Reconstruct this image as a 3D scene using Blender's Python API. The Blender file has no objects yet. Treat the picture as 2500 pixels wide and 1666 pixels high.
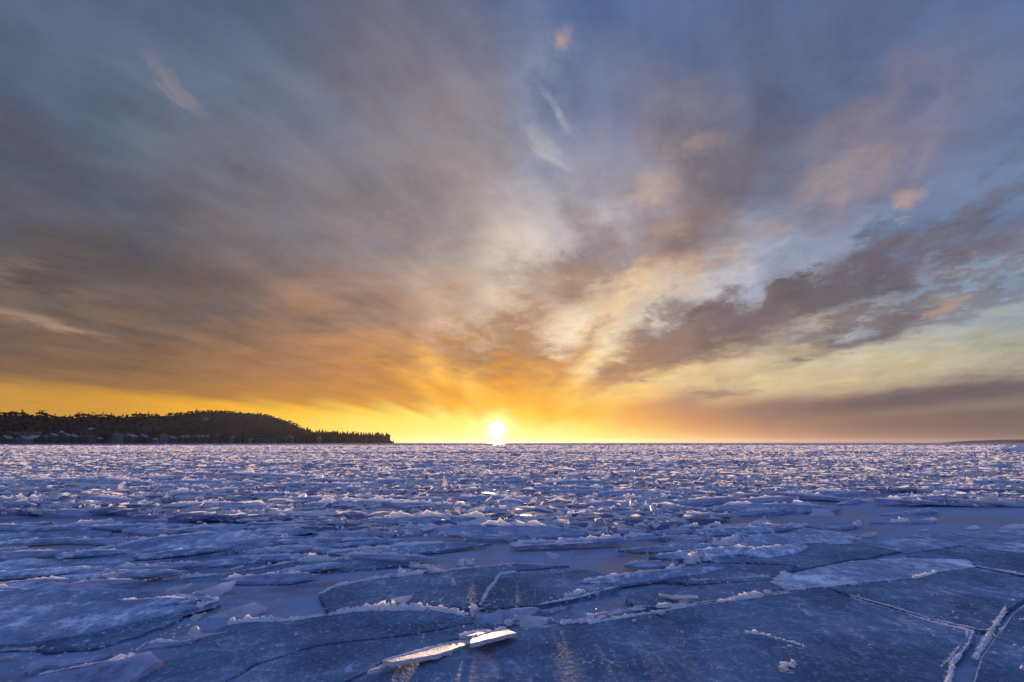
import bpy, math, random
from mathutils import Vector, Matrix, noise
from mathutils.geometry import delaunay_2d_cdt

scene = bpy.context.scene
C = scene.collection

# ------------------------------------------------------------------ camera
CAM_H = 1.7
PITCH = math.radians(11.25)
cam_data = bpy.data.cameras.new('camera')
cam_data.sensor_width = 36.0
cam_data.lens = 18.0
cam_data.clip_start = 0.05
cam_data.clip_end = 60000.0
cam = bpy.data.objects.new('camera', cam_data)
cam.location = (0, 0, CAM_H)
cam.rotation_euler = (math.pi / 2 + PITCH, 0, 0)
C.objects.link(cam)
scene.camera = cam

# ------------------------------------------------------------------ view
vs = scene.view_settings
vs.view_transform = 'Standard'
vs.look = 'None'
vs.gamma = 1.0
vs.use_curve_mapping = False
vs.exposure = 0.0
scene.cycles.max_bounces = 5
scene.cycles.diffuse_bounces = 3
scene.cycles.glossy_bounces = 2
scene.cycles.transmission_bounces = 4
scene.cycles.volume_bounces = 0


def view_dir(X, Y):
    """Direction seen at a point of the 2500 x 1666 photograph (18 mm lens, pitched up)."""
    u, v = (X - 1250) / 1250, (833 - Y) / 1250
    c, s = math.cos(PITCH), math.sin(PITCH)
    return Vector((u, c - v * s, s + v * c)).normalized()


def az_el(X, Y):
    d = view_dir(X, Y)
    return math.degrees(math.atan2(d.x, d.y)), math.degrees(math.asin(d.z))


SUN_AZ, SUN_EL = -1.7, 1.45        # degrees, measured in the photograph

# ------------------------------------------------------------------ node expressions
def lin(c):
    return tuple(((x / 255) / 12.92 if x / 255 <= 0.04045 else ((x / 255 + 0.055) / 1.055) ** 2.4) for x in c)


class X_:
    """A value socket with arithmetic."""
    def __init__(self, g, s): self.g, self.s = g, s
    def _m(self, op, *a, clamp=False): return self.g.math(op, self, *a, clamp=clamp)
    def __add__(self, o): return self._m('ADD', o)
    __radd__ = __add__
    def __sub__(self, o): return self._m('SUBTRACT', o)
    def __rsub__(self, o): return self.g.math('SUBTRACT', o, self)
    def __mul__(self, o): return self._m('MULTIPLY', o)
    __rmul__ = __mul__
    def __truediv__(self, o): return self._m('DIVIDE', o)
    def __rtruediv__(self, o): return self.g.math('DIVIDE', o, self)
    def __pow__(self, o): return self._m('POWER', o)
    def max(self, o): return self._m('MAXIMUM', o)
    def min(self, o): return self._m('MINIMUM', o)
    def sat(self): return self.g.math('ADD', self, 0.0, clamp=True)
    def exp(self): return self.g.math('EXPONENT', self)
    def step(self, a, b):
        return self.g.step(self, a, b)


class Graph:
    def __init__(self, nt): self.nt, self.n, self.l = nt, nt.nodes, nt.links
    def put(self, sock, v):
        if isinstance(v, X_): self.l.new(v.s, sock)
        elif hasattr(v, 'is_linked') or hasattr(v, 'links'): self.l.new(v, sock)
        else: sock.default_value = v
    def math(self, op, *a, clamp=False):
        n = self.n.new('ShaderNodeMath'); n.operation = op; n.use_clamp = clamp
        for i, v in enumerate(a): self.put(n.inputs[i], v)
        return X_(self, n.outputs[0])
    def step(self, x, a, b):
        n = self.n.new('ShaderNodeMapRange'); n.interpolation_type = 'SMOOTHSTEP'
        self.put(n.inputs[0], x); self.put(n.inputs[1], a); self.put(n.inputs[2], b)
        return X_(self, n.outputs[0])
    def vmath(self, op, *a):
        n = self.n.new('ShaderNodeVectorMath'); n.operation = op
        for i, v in enumerate(a):
            if op == 'SCALE' and i == 1: self.put(n.inputs[3], v)
            else: self.put(n.inputs[i], v)
        return X_(self, n.outputs[1] if op in ('DOT_PRODUCT', 'LENGTH', 'DISTANCE') else n.outputs[0])
    def comb(self, x, y, z=0.0):
        n = self.n.new('ShaderNodeCombineXYZ')
        for i, v in enumerate((x, y, z)): self.put(n.inputs[i], v)
        return X_(self, n.outputs[0])
    def sep(self, v):
        n = self.n.new('ShaderNodeSeparateXYZ'); self.put(n.inputs[0], v)
        return [X_(self, o) for o in n.outputs]
    def noise(self, v, scale, detail=4.0, rough=0.55, dist=0.0, color=False, kind='FBM'):
        n = self.n.new('ShaderNodeTexNoise'); n.noise_dimensions = '3D'
        try: n.noise_type = kind
        except Exception: pass
        self.put(n.inputs['Vector'], v); self.put(n.inputs['Scale'], scale)
        self.put(n.inputs['Detail'], detail); self.put(n.inputs['Roughness'], rough); self.put(n.inputs['Distortion'], dist)
        return X_(self, n.outputs['Color' if color else 'Fac'])
    def ramp(self, x, stops, scalar=False):
        n = self.n.new('ShaderNodeValToRGB'); r = n.color_ramp; r.interpolation = 'LINEAR'
        self.put(n.inputs[0], x)
        while len(r.elements) < len(stops): r.elements.new(0.5)
        for e, (p, c) in zip(r.elements, sorted(stops, key=lambda q: q[0])):
            e.position = p; e.color = (c, c, c, 1) if scalar else (*c, 1)
        if scalar:
            m = self.n.new('ShaderNodeSeparateColor'); self.l.new(n.outputs[0], m.inputs[0]); return X_(self, m.outputs[0])
        return X_(self, n.outputs[0])
    def mix(self, f, a, b, blend='MIX'):
        n = self.n.new('ShaderNodeMix'); n.data_type = 'RGBA'; n.blend_type = blend
        self.put(n.inputs[0], f)
        for s, v in ((n.inputs[6], a), (n.inputs[7], b)):
            self.put(s, v if isinstance(v, X_) else (*v, 1))
        return X_(self, n.outputs[2])


# ------------------------------------------------------------------ sky
world = bpy.data.worlds.new('World')
scene.world = world
world.use_nodes = True
wn = world.node_tree
wn.nodes.clear()
G = Graph(wn)
out = wn.nodes.new('ShaderNodeOutputWorld')
bg = wn.nodes.new('ShaderNodeBackground')
wn.links.new(bg.outputs[0], out.inputs[0])
tc = wn.nodes.new('ShaderNodeTexCoord')
D = G.vmath('NORMALIZE', X_(G, tc.outputs['Generated']))
sa, se = math.radians(SUN_AZ), math.radians(SUN_EL)
sund = Vector((math.sin(sa) * math.cos(se), math.cos(sa) * math.cos(se), math.sin(se)))
# The clouds lie in streets that run away to the point of the horizon below the sun.  PHI is the
# angle of a street round that point (0 right horizon, 90 overhead, 180 left horizon), R the distance from it.
SX = G.vmath('DOT_PRODUCT', D, (math.cos(sa), -math.sin(sa), 0.0))
SY = G.vmath('DOT_PRODUCT', D, (math.sin(sa), math.cos(sa), 0.0))
dz = G.vmath('DOT_PRODUCT', D, (0, 0, 1.0)).max(0.0005)
TH = G.math('ARCCOSINE', G.vmath('DOT_PRODUCT', D, tuple(sund)).min(0.9999999)) * 57.2958
R0 = G.math('ARCCOSINE', SY) * 57.2958
PHI0 = G.math('ARCTAN2', dz, SX) * 57.2958


def gauss(x, w):
    q = x / w
    return (q * q * -1.0).exp()


def noise2(v, scale, detail, rough=0.55, dist=0.0, color=False):
    x = G.noise(v, scale, detail, rough, dist, color)
    x.s.node.noise_dimensions = '2D'
    return x


inv = 1.0 / (dz + 0.13)
cx, cy = SX * inv, SY * inv
P0 = G.comb(cx, cy, 0.0)
wx, wy, wz = G.sep(G.vmath('SUBTRACT', noise2(P0, 2.3, 5.0, 0.6, color=True), (0.5, 0.5, 0.5)))
# fibres, long in the street direction
fib = noise2(G.comb((cx * 0.88 - cy * 0.48 + wx * 0.20) * 5.0, (cx * 0.48 + cy * 0.88 + wy * 0.3) * 0.95, 0.0), 1.0, 6.0, 0.64) - 0.5
fine = noise2(G.comb(cx * 6.5 + wy * 1.4, cy * 4.2 + wx * 1.4, 0.0), 1.0, 6.0, 0.66) - 0.5
spread = ((dz - 0.085).max(0.0) * 80.0).min(15.0) + (dz * 5.0).min(0.7)
PHI = PHI0 + (wx * 1.45 + fib * 0.85 + fine * 0.5) * spread + wx * 0.4
RR = R0 + (wy * 1.3 + fine * 0.8) * ((dz - 0.04).max(0.0) * 60.0).min(9.0)
F = PHI / 180.0

SKY_ROWS = [
 (1.5, [(0, (255, 244, 150)), (60, (255, 240, 150)), (120, (255, 240, 150)), (180, (255, 244, 150))]),
 (4, [(0, (255, 238, 132)), (24, (255, 232, 110)), (40, (255, 205, 62)), (60, (250, 184, 42)), (95, (247, 176, 42)), (125, (250, 184, 46)), (140, (255, 232, 110)), (180, (255, 238, 132))]),
 (6.5, [(0, (255, 238, 128)), (15, (255, 234, 120)), (22, (252, 194, 56)), (32, (242, 172, 46)), (50, (238, 172, 62)), (75, (222, 150, 56)), (95, (224, 156, 60)), (118, (246, 192, 88)), (130, (232, 160, 50)), (144, (242, 172, 46)), (153, (255, 230, 110)), (180, (255, 238, 128))]),
 (10, [(0, (255, 234, 120)), (9, (255, 226, 100)), (15, (250, 194, 72)), (20, (240, 176, 66)), (27, (250, 196, 88)), (37, (244, 190, 96)), (46, (200, 146, 86)), (65, (182, 134, 92)), (85, (176, 132, 98)), (105, (174, 130, 92)), (120, (186, 134, 82)), (131, (246, 184, 84)), (138, (226, 156, 66)), (143, (242, 176, 70)), (150, (208, 142, 62)), (158.6, (222, 152, 50)), (161.2, (255, 226, 98)), (180, (255, 234, 112))]),
 (15, [(0, (255, 226, 108)), (5, (250, 198, 96)), (9, (236, 168, 84)), (14, (232, 166, 86)), (20, (248, 202, 118)), (24, (240, 200, 130)), (27, (186, 142, 112)), (32, (178, 140, 116)), (35, (232, 206, 168)), (40, (250, 226, 182)), (46, (198, 160, 126)), (55, (236, 216, 186)), (63, (226, 202, 172)), (75, (182, 148, 124)), (85, (200, 174, 150)), (95, (218, 194, 168)), (105, (194, 164, 140)), (118, (196, 162, 138)), (130, (178, 134, 106)), (142, (198, 140, 82)), (152, (190, 132, 78)), (164.6, (206, 142, 56)), (166.6, (250, 204, 66)), (170, (255, 222, 92)), (180, (255, 228, 108))]),
 (21, [(0, (246, 190, 110)), (5, (206, 148, 96)), (9, (188, 138, 104)), (13, (176, 140, 118)), (16.5, (222, 190, 142)), (21, (226, 196, 142)), (24, (162, 132, 116)), (30, (148, 122, 112)), (36, (150, 128, 122)), (40, (214, 200, 182)), (45, (222, 200, 174)), (49, (236, 206, 164)), (55, (168, 144, 134)), (65, (156, 136, 132)), (74, (200, 186, 178)), (85, (206, 192, 182)), (95, (190, 178, 172)), (105, (174, 160, 154)), (118, (166, 148, 140)), (130, (152, 128, 116)), (142, (158, 124, 104)), (152, (172, 124, 90)), (160, (172, 122, 82)), (168.7, (194, 135, 60)), (170.2, (246, 184, 46)), (173.5, (255, 204, 64)), (180, (255, 212, 78))]),
 (28, [(0, (200, 146, 106)), (5, (150, 118, 104)), (8, (140, 114, 106)), (10.5, (208, 184, 142)), (14, (216, 196, 152)), (18, (200, 182, 152)), (21, (158, 138, 126)), (25, (126, 108, 108)), (31, (128, 112, 116)), (34, (184, 178, 180)), (37, (196, 192, 194)), (42, (188, 164, 148)), (48, (168, 140, 128)), (55, (150, 142, 150)), (65, (164, 158, 168)), (75, (176, 172, 182)), (85, (176, 166, 168)), (95, (162, 150, 150)), (105, (146, 136, 140)), (118, (134, 126, 130)), (130, (134, 122, 122)), (142, (122, 108, 106)), (152, (126, 104, 96)), (160, (150, 112, 84)), (167, (160, 114, 74)), (170.9, (176, 123, 64)), (172.2, (238, 172, 44)), (175, (244, 180, 50)), (180, (240, 178, 56))]),
 (36, [(0, (156, 118, 102)), (2.6, (130, 105, 98)), (4.4, (138, 114, 104)), (5.2, (112, 95, 95)), (6.8, (108, 93, 95)), (8.4, (190, 168, 140)), (10.5, (206, 188, 150)), (14, (190, 180, 158)), (15.5, (146, 132, 128)), (17.5, (126, 114, 114)), (19.5, (162, 160, 158)), (22, (114, 104, 110)), (27.5, (114, 106, 116)), (30, (158, 168, 188)), (35, (148, 160, 186)), (40, (126, 132, 154)), (46, (114, 110, 122)), (60, (142, 134, 146)), (66, (130, 132, 158)), (75, (116, 128, 162)), (83, (142, 150, 174)), (90, (140, 136, 148)), (105, (136, 127, 132)), (118, (114, 118, 138)), (142, (112, 108, 116)), (152, (102, 93, 94)), (160, (104, 89, 84)), (167, (122, 96, 78)), (171.7, (146, 106, 70)), (172.9, (208, 150, 54)), (180, (206, 154, 62))]),
 (45, [(0, (126, 102, 98)), (3.4, (112, 97, 97)), (4.5, (142, 126, 114)), (5.3, (100, 90, 95)), (6.5, (98, 88, 94)), (7.8, (164, 154, 140)), (10, (188, 182, 156)), (14, (154, 164, 170)), (16.5, (122, 122, 132)), (18.5, (138, 156, 178)), (22.5, (106, 104, 120)), (25, (108, 110, 130)), (28, (104, 128, 164)), (34, (116, 118, 144)), (38, (132, 124, 140)), (43, (98, 112, 146)), (55, (98, 108, 138)), (65, (88, 104, 140)), (75, (82, 103, 145)), (85, (90, 107, 147)), (95, (104, 110, 136)), (105, (110, 110, 130)), (118, (96, 107, 132)), (142, (94, 107, 128)), (150, (90, 92, 108)), (156, (86, 80, 86)), (160, (92, 82, 80)), (163.5, (112, 98, 90)), (170, (116, 94, 80)), (172.7, (126, 99, 76)), (174.0, (196, 144, 62)), (180, (198, 148, 62))]),
 (60, [(0, (104, 92, 98)), (7, (150, 148, 145)), (12, (138, 150, 166)), (20, (106, 120, 152)), (45, (82, 102, 142)), (75, (72, 96, 142)), (95, (80, 98, 138)), (118, (80, 97, 134)), (140, (80, 97, 128)), (155, (82, 88, 110)), (165, (90, 86, 94)), (172, (114, 98, 90)), (180, (156, 124, 82))]),
 (90, [(0, (128, 128, 160)), (15, (132, 154, 212)), (45, (136, 168, 242)), (90, (138, 170, 246)), (135, (136, 168, 242)), (165, (128, 142, 196)), (180, (136, 132, 154))]),  # this row and the next: unseen sky, brightened to light the ice
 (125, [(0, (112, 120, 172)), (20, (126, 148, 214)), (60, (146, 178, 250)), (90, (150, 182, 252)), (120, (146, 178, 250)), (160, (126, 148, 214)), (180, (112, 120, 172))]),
 (165, [(0, (92, 102, 150)), (90, (108, 122, 178)), (180, (92, 102, 150))]),  # unseen low sky behind, darkened so camera-facing ice gets less light
]
col = None
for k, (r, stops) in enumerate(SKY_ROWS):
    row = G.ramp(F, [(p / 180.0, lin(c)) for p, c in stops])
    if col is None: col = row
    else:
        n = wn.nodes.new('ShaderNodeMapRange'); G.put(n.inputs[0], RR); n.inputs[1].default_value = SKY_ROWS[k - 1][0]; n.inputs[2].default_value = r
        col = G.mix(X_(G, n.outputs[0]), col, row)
# fibres and small clots of cloud in it
tex = (fib * 0.9 + fine * 0.55) * (dz * 5.0).sat() + wz * 1.1 * dz.step(0.05, 0.16)
col = G.mix(1.0, col, G.mix((tex * 1.45 + 0.5).sat(), (0.78, 0.77, 0.80), (1.32, 1.30, 1.27)), 'MULTIPLY')

# single small clouds that take the low sun
QA = G.math('ARCTAN2', SX, SY) * 57.2958
Q = G.comb(QA + SUN_AZ + (wx * 8.0 + fine * 6.0), G.math('ARCSINE', dz) * 57.2958 + (wy * 6.0 + fine * 4.0), 0.0)


Qs = G.comb(QA + SUN_AZ + (wx * 3.0 + fine * 1.6), G.math('ARCSINE', dz) * 57.2958 + (wy * 2.4 + fine * 1.2), 0.0)


def patch(acc, X, Y, a, b, ang, k=1.0, Q=Q):
    az, el = az_el(X, Y)
    m = wn.nodes.new('ShaderNodeMapping'); m.vector_type = 'TEXTURE'
    G.put(m.inputs[0], Q); m.inputs[1].default_value = (az, el, 0); m.inputs[2].default_value = (0, 0, math.radians(ang)); m.inputs[3].default_value = (a, b, 1)
    v = G.step(G.vmath('LENGTH', X_(G, m.outputs[0])), 1.15, 0.15) * k
    return v if acc is None else acc.max(v)


lit = None
for a in [(1590, 462, 4.2, 2.4, 8, 0.85), (1690, 345, 4.6, 1.8, 0, 0.5), (2060, 432, 5.6, 2.2, 12, 0.7), (2225, 495, 1.9, 1.5, 20), (1890, 560, 4.6, 1.5, -8, 0.75), (1360, 102, 1.5, 1.7, -25, 0.8),
          (1640, 700, 4.0, 1.4, 12, 0.9), (2300, 738, 2.0, 0.9, 25, 0.8), (1210, 600, 2.4, 3.6, 30, 0.3), (1490, 740, 3.6, 1.7, 5, 0.8), (140, 800, 6.0, 0.7, -12, 0.6, Qs), (400, 200, 3.4, 1.8, -40, 0.28)]:
    lit = patch(lit, *a)
dark = None
for a in [(1390, 690, 5.0, 2.2, 0, 0.9), (1270, 815, 4.6, 1.8, -20, 0.8), (1590, 870, 6.0, 1.7, 8, 0.95), (1800, 800, 7.0, 2.2, 24, 1.0), (2060, 690, 7.5, 2.6, 22, 1.0), (2370, 615, 6.5, 1.7, 14, 0.8), (2230, 765, 5.0, 1.0, 18, 0.9), (2020, 830, 4.0, 1.0, 12, 0.8),
          (1690, 560, 5.0, 3.0, 35, 0.6), (1800, 410, 5.0, 4.0, 50, 0.5), (2330, 962, 8.0, 0.75, 2, 0.9, Qs), (1750, 962, 5.0, 0.5, -2, 0.7, Qs)]:
    dark = patch(dark, *a)
darkcol = G.mix(TH.step(12.0, 30.0), lin((172, 130, 100)), lin((110, 97, 105)))
col = G.mix(dark * (0.88 + fine * 1.1).sat() * 0.85, col, darkcol)
litcol = G.mix(TH.step(14.0, 32.0), lin((242, 208, 160)), lin((214, 176, 150)))
col = G.mix(lit * (0.55 + fine * 1.6 + fib * 0.8).sat() * 0.8, col, litcol)
white = patch(patch(patch(None, 1340, 255, 4.6, 0.5, -45, Q=Qs), 1320, 330, 5.0, 1.1, -38, Q=Qs), 1345, 378, 3.8, 0.6, -35, Q=Qs)
col = G.mix((white * (0.5 + fib * 2.6 + fine * 0.8).sat()) * 0.65, col, lin((214, 212, 208)))
# light scattered round the sun, and the sun itself
glow = (TH * -0.75).exp() * 0.45
col = G.mix(1.0, col, G.mix(glow.sat(), (0, 0, 0), (1.0, 0.74, 0.26)), 'ADD')
sky = wn.nodes.new('ShaderNodeTexSky')
sky.sky_type = 'NISHITA'
sky.sun_disc = False
sky.sun_elevation = math.radians(1.4)
sky.sun_rotation = math.radians(SUN_AZ)
col = G.mix(0.05, col, G.vmath('SCALE', X_(G, sky.outputs[0]), 0.10))
core = gauss(TH, 0.46) * 14.0 + (TH * -1.5).exp() * 1.6
final = G.vmath('ADD', col, G.vmath('SCALE', (1.0, 0.88, 0.55), core))
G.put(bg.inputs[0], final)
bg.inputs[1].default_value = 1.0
world.cycles.sampling_method = 'MANUAL'
world.cycles.sample_map_resolution = 256

# ------------------------------------------------------------------ sun
sl = bpy.data.lights.new('sun', 'SUN')
sl.energy = 5.0
sl.angle = math.radians(0.9)
sl.color = (1.0, 0.66, 0.44)
sun = bpy.data.objects.new('sun', sl)
LAMP_EL = math.radians(1.4)      # the sun with the bright sky just above it
lampd = Vector((math.sin(sa) * math.cos(LAMP_EL), math.cos(sa) * math.cos(LAMP_EL), math.sin(LAMP_EL)))
sun.rotation_euler = (-lampd).to_track_quat('-Z', 'Y').to_euler()
C.objects.link(sun)

# ------------------------------------------------------------------ helpers
import numpy as np
rng = random.Random(11)
nrng = np.random.default_rng(5)


def gp(X, Y, h=0.0):
    """The point at height h seen at a place of the photograph: where it really stands on the lake."""
    d = view_dir(X, Y)
    return Vector((0, 0, CAM_H)) + d * ((h - CAM_H) / d.z)


def link(o, parent=None):
    C.objects.link(o)
    if parent is not None: o.parent = parent
    return o


def mesh_obj(name, verts, faces, mats, parent=None, smooth=None, midx=None):
    me = bpy.data.meshes.new(name)
    me.from_pydata([tuple(v) for v in verts], [], faces)
    for m in mats: me.materials.append(m)
    if midx: me.polygons.foreach_set('material_index', midx)
    if smooth is not None: me.polygons.foreach_set('use_smooth', smooth)
    me.update()
    return link(bpy.data.objects.new(name, me), parent)


def tag(o, label=None, category=None, group=None, kind=None):
    if label: o['label'] = label
    if category: o['category'] = category
    if group: o['group'] = group
    if kind: o['kind'] = kind
    return o


# ------------------------------------------------------------------ materials
def new_mat(name):
    m = bpy.data.materials.new(name); m.use_nodes = True
    nt = m.node_tree; nt.nodes.clear()
    g = Graph(nt)
    o = nt.nodes.new('ShaderNodeOutputMaterial')
    return m, g, o


def bump(g, height, dist, strength=1.0):
    n = g.n.new('ShaderNodeBump'); g.put(n.inputs['Height'], height)
    n.inputs['Distance'].default_value = dist; n.inputs['Strength'].default_value = strength
    return n.outputs[0]


def principled(g, color, rough, normal=None, spec=0.5, ior=1.31, trans=0.0, out=None, coat=0.0):
    p = g.n.new('ShaderNodeBsdfPrincipled')
    g.put(p.inputs['Base Color'], color if isinstance(color, X_) else (*color, 1))
    g.put(p.inputs['Roughness'], rough)
    p.inputs['IOR'].default_value = ior
    p.inputs['Specular IOR Level'].default_value = spec
    if normal is not None: g.l.new(normal, p.inputs['Normal'])
    return p


def with_translucency(g, p, color, amount, out, normal=None):
    t = g.n.new('ShaderNodeBsdfTranslucent'); g.put(t.inputs[0], color if isinstance(color, X_) else (*color, 1))
    if normal is not None: g.l.new(normal, t.inputs['Normal'])
    m = g.n.new('ShaderNodeMixShader'); g.put(m.inputs[0], amount)
    g.l.new(p.outputs[0], m.inputs[1]); g.l.new(t.outputs[0], m.inputs[2]); g.l.new(m.outputs[0], out.inputs[0])


def pos(g):
    return X_(g, g.n.new('ShaderNodeNewGeometry').outputs['Position'])


def mat_lake():
    m, g, o = new_mat('young_lake_ice')
    p = pos(g)
    q = g.vmath('MULTIPLY', p, (0.55, 1.0, 1.0))
    big = g.noise(q, 0.55, 5.0, 0.6, 0.6)
    mid = g.noise(q, 3.2, 5.0, 0.65, 0.4)
    frost = (big * 0.75 + mid * 0.45).step(0.46, 0.68)
    grain = g.noise(p, 34.0, 4.0, 0.65)
    col = g.mix(frost * 0.8, (0.062, 0.092, 0.150), (0.23, 0.315, 0.47))
    col = g.mix(grain.step(0.35, 0.75) * 0.3, col, (0.32, 0.40, 0.55))
    rough = frost * 0.30 + 0.28
    b = bump(g, grain * (0.25 + frost * 0.9) + mid * 1.2, 0.012, 0.6)
    pr = principled(g, col, rough, b, 0.25)
    g.l.new(pr.outputs[0], o.inputs[0])
    return m


def mat_plate(name, lo, hi, snow, snow_amt, bumpy=1.0, rough0=0.60):
    m, g, o = new_mat(name)
    p = pos(g)
    q = g.vmath('MULTIPLY', p, (1.0, 0.7, 1.0))
    big = g.noise(p, 0.9, 4.0, 0.55, 0.4)
    mid = g.noise(q, 7.0, 6.0, 0.7, 0.3)
    grain = g.noise(q, 55.0, 3.0, 0.7, 0.2)
    pim = g.noise(q, 24.0, 2.0, 0.5, 0.0)
    col = g.mix((big * 0.8 + mid * 0.4).step(0.42, 0.80), lo, hi)
    sn = (big * 0.40 + mid * 0.70 + grain * 0.25).step(0.94 - snow_amt, 1.10 - snow_amt)
    col = g.mix(sn * 0.8, col, snow)
    col = g.mix((pim * 0.6 + grain * 0.5).step(0.55, 0.78) * 0.35, col, snow)
    vo = g.n.new('ShaderNodeTexVoronoi'); vo.feature = 'DISTANCE_TO_EDGE'; vo.inputs['Scale'].default_value = 1.1
    g.put(vo.inputs['Vector'], g.vmath('ADD', g.vmath('MULTIPLY', p, (0.8, 1.2, 1.0)), g.vmath('SCALE', g.noise(p, 3.0, 4.0, 0.6, color=True), 0.35)))
    line = X_(g, vo.outputs['Distance']).step(0.016, 0.003) * big.step(0.40, 0.62)
    col = g.mix(line * 0.32, col, snow)          # healed cracks in the ice
    b = bump(g, grain * 0.35 + pim * 1.0 + mid * 0.9 + sn * 0.4 + line * 0.4, 0.016 * bumpy, 1.0)
    pr = principled(g, col, sn * 0.3 + rough0, b, 0.04)
    g.l.new(pr.outputs[0], o.inputs[0])
    return m


def mat_ice(name, col, trans_col, amount, rough=0.35, gr=22.0, d=0.012, spec=0.5, dark=None, mottle=0.0):
    m, g, o = new_mat(name)
    geo = g.n.new('ShaderNodeNewGeometry')
    p = X_(g, geo.outputs['Position'])
    n1 = g.noise(p, gr, 4.0, 0.65)
    n2 = g.noise(p, gr * 0.16, 4.0, 0.6)
    c = g.mix(n2.step(0.3, 0.75), tuple(x * 0.78 for x in col), col)
    if dark: c = g.mix(X_(g, geo.outputs['Random Per Island']).step(0.45, 1.1), dark, c)     # blue bare pieces and snowy ones
    c = g.mix(n1.step(0.5, 0.8) * 0.4, c, (0.86, 0.88, 0.92))
    hgt = n1 + n2 * 1.5
    if mottle:            # snow blown on to it, bare dark ice between, and fine milky veins
        n3 = g.noise(p, 4.5, 7.0, 0.72, 0.4)
        c = g.mix(n3.step(0.50, 0.36) * mottle, c, (0.13, 0.20, 0.34))
        c = g.mix(n3.step(0.52, 0.66) * mottle, c, (0.80, 0.83, 0.90))
        hgt = hgt + n3 * 2.0
    b = bump(g, hgt, d, 0.9)
    pr = principled(g, c, rough + 0.0, b, spec)
    with_translucency(g, pr, trans_col, amount, o)
    return m


M_LAKE = mat_lake()
M_PLATE = mat_plate('grey_blue_plate_ice', (0.062, 0.110, 0.170), (0.165, 0.245, 0.355), (0.60, 0.69, 0.86), 0.22)
M_PLATE_SNOWY = mat_plate('snow_dusted_plate_ice', (0.16, 0.23, 0.35), (0.33, 0.42, 0.58), (0.78, 0.83, 0.91), 0.31, 0.9, 0.6)
M_PLATE_MID = mat_plate('pale_plate_ice', (0.115, 0.18, 0.285), (0.27, 0.365, 0.52), (0.72, 0.79, 0.92), 0.29)
M_SLAB = mat_ice('blue_slab_ice', (0.44, 0.57, 0.82), (0.88, 0.80, 0.88), 0.34, 0.55, 26.0, 0.045, 0.16, None, 0.75)
M_SHARD = mat_ice('clear_shard_ice', (0.70, 0.73, 0.80), (0.95, 0.90, 0.88), 0.48, 0.3, 40.0, 0.012, 0.35, None, 0.35)
M_GLOSS = mat_ice('wet_glossy_ice', (0.62, 0.64, 0.68), (0.95, 0.88, 0.80), 0.30, 0.48, 45.0, 0.010, 0.30)
M_FROST = mat_ice('frost_crumbs', (0.93, 0.93, 0.95), (0.98, 0.94, 0.93), 0.50, 0.6, 60.0, 0.004, 0.2)
M_RUBBLE_SNOWY = mat_ice('snowy_rubble_ice', (0.74, 0.77, 0.86), (0.96, 0.91, 0.93), 0.44, 0.34, 5.0, 0.05, 0.5, dark=(0.13, 0.225, 0.47))
M_RUBBLE = mat_ice('rubble_ice', (0.64, 0.71, 0.84), (0.94, 0.90, 0.94), 0.44, 0.34, 9.0, 0.04, 0.5, dark=(0.05, 0.115, 0.30))

# ------------------------------------------------------------------ the lake
lake = mesh_obj('lake_ice', [(-14000, -60, 0), (14000, -60, 0), (14000, 15000, 0), (-14000, 15000, 0)], [(0, 1, 2, 3)], [M_LAKE])
tag(lake, 'smooth young ice of the frozen lake reaching to the horizon', kind='structure')

# ------------------------------------------------------------------ single plates and shards
ICO_V = []
t_ = (1 + 5 ** 0.5) / 2
for v in ((-1, t_, 0), (1, t_, 0), (-1, -t_, 0), (1, -t_, 0), (0, -1, t_), (0, 1, t_), (0, -1, -t_), (0, 1, -t_), (t_, 0, -1), (t_, 0, 1), (-t_, 0, -1), (-t_, 0, 1)):
    ICO_V.append(Vector(v).normalized())
ICO_F = [(0, 11, 5), (0, 5, 1), (0, 1, 7), (0, 7, 10), (0, 10, 11), (1, 5, 9), (5, 11, 4), (11, 10, 2), (10, 7, 6), (7, 1, 8), (3, 9, 4), (3, 4, 2), (3, 2, 6), (3, 6, 8), (3, 8, 9), (4, 9, 5), (2, 4, 11), (6, 2, 10), (8, 6, 7), (9, 8, 1)]
ICO_N = np.array([tuple(v) for v in ICO_V]); ICO_FN = np.array(ICO_F)


def crumb_mesh(name, centers, sizes, mat, flat=0.7, parent=None, kind='stuff'):
    """Many little angular lumps of frost joined into one mesh."""
    n = len(centers)
    c = np.array([tuple(v) for v in centers]); s = np.array(sizes)[:, None, None]
    V = np.repeat(ICO_N[None], n, 0) * (0.45 + 1.0 * nrng.random((n, 12, 1)))
    sc = np.stack([0.7 + 1.5 * nrng.random(n), 0.5 + 0.7 * nrng.random(n), flat * (0.5 + 0.8 * nrng.random(n))], 1)[:, None, :]
    V = V * sc * s
    a = nrng.random(n) * 6.283; ca, sa_ = np.cos(a)[:, None], np.sin(a)[:, None]
    b_ = (nrng.random(n) - 0.5) * 1.6; cb, sb = np.cos(b_)[:, None], np.sin(b_)[:, None]
    x, y, z = V[..., 0], V[..., 1], V[..., 2]
    y, z = y * cb - z * sb, y * sb + z * cb
    x, y = x * ca - y * sa_, x * sa_ + y * ca
    V = np.stack([x, y, z], -1) + c[:, None, :]
    F = (ICO_FN[None] + (np.arange(n) * 12)[:, None, None]).reshape(-1, 3)
    o = fast_mesh(name, V.reshape(-1, 3), F, mat, parent)
    if kind: o['kind'] = kind
    return o


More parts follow.
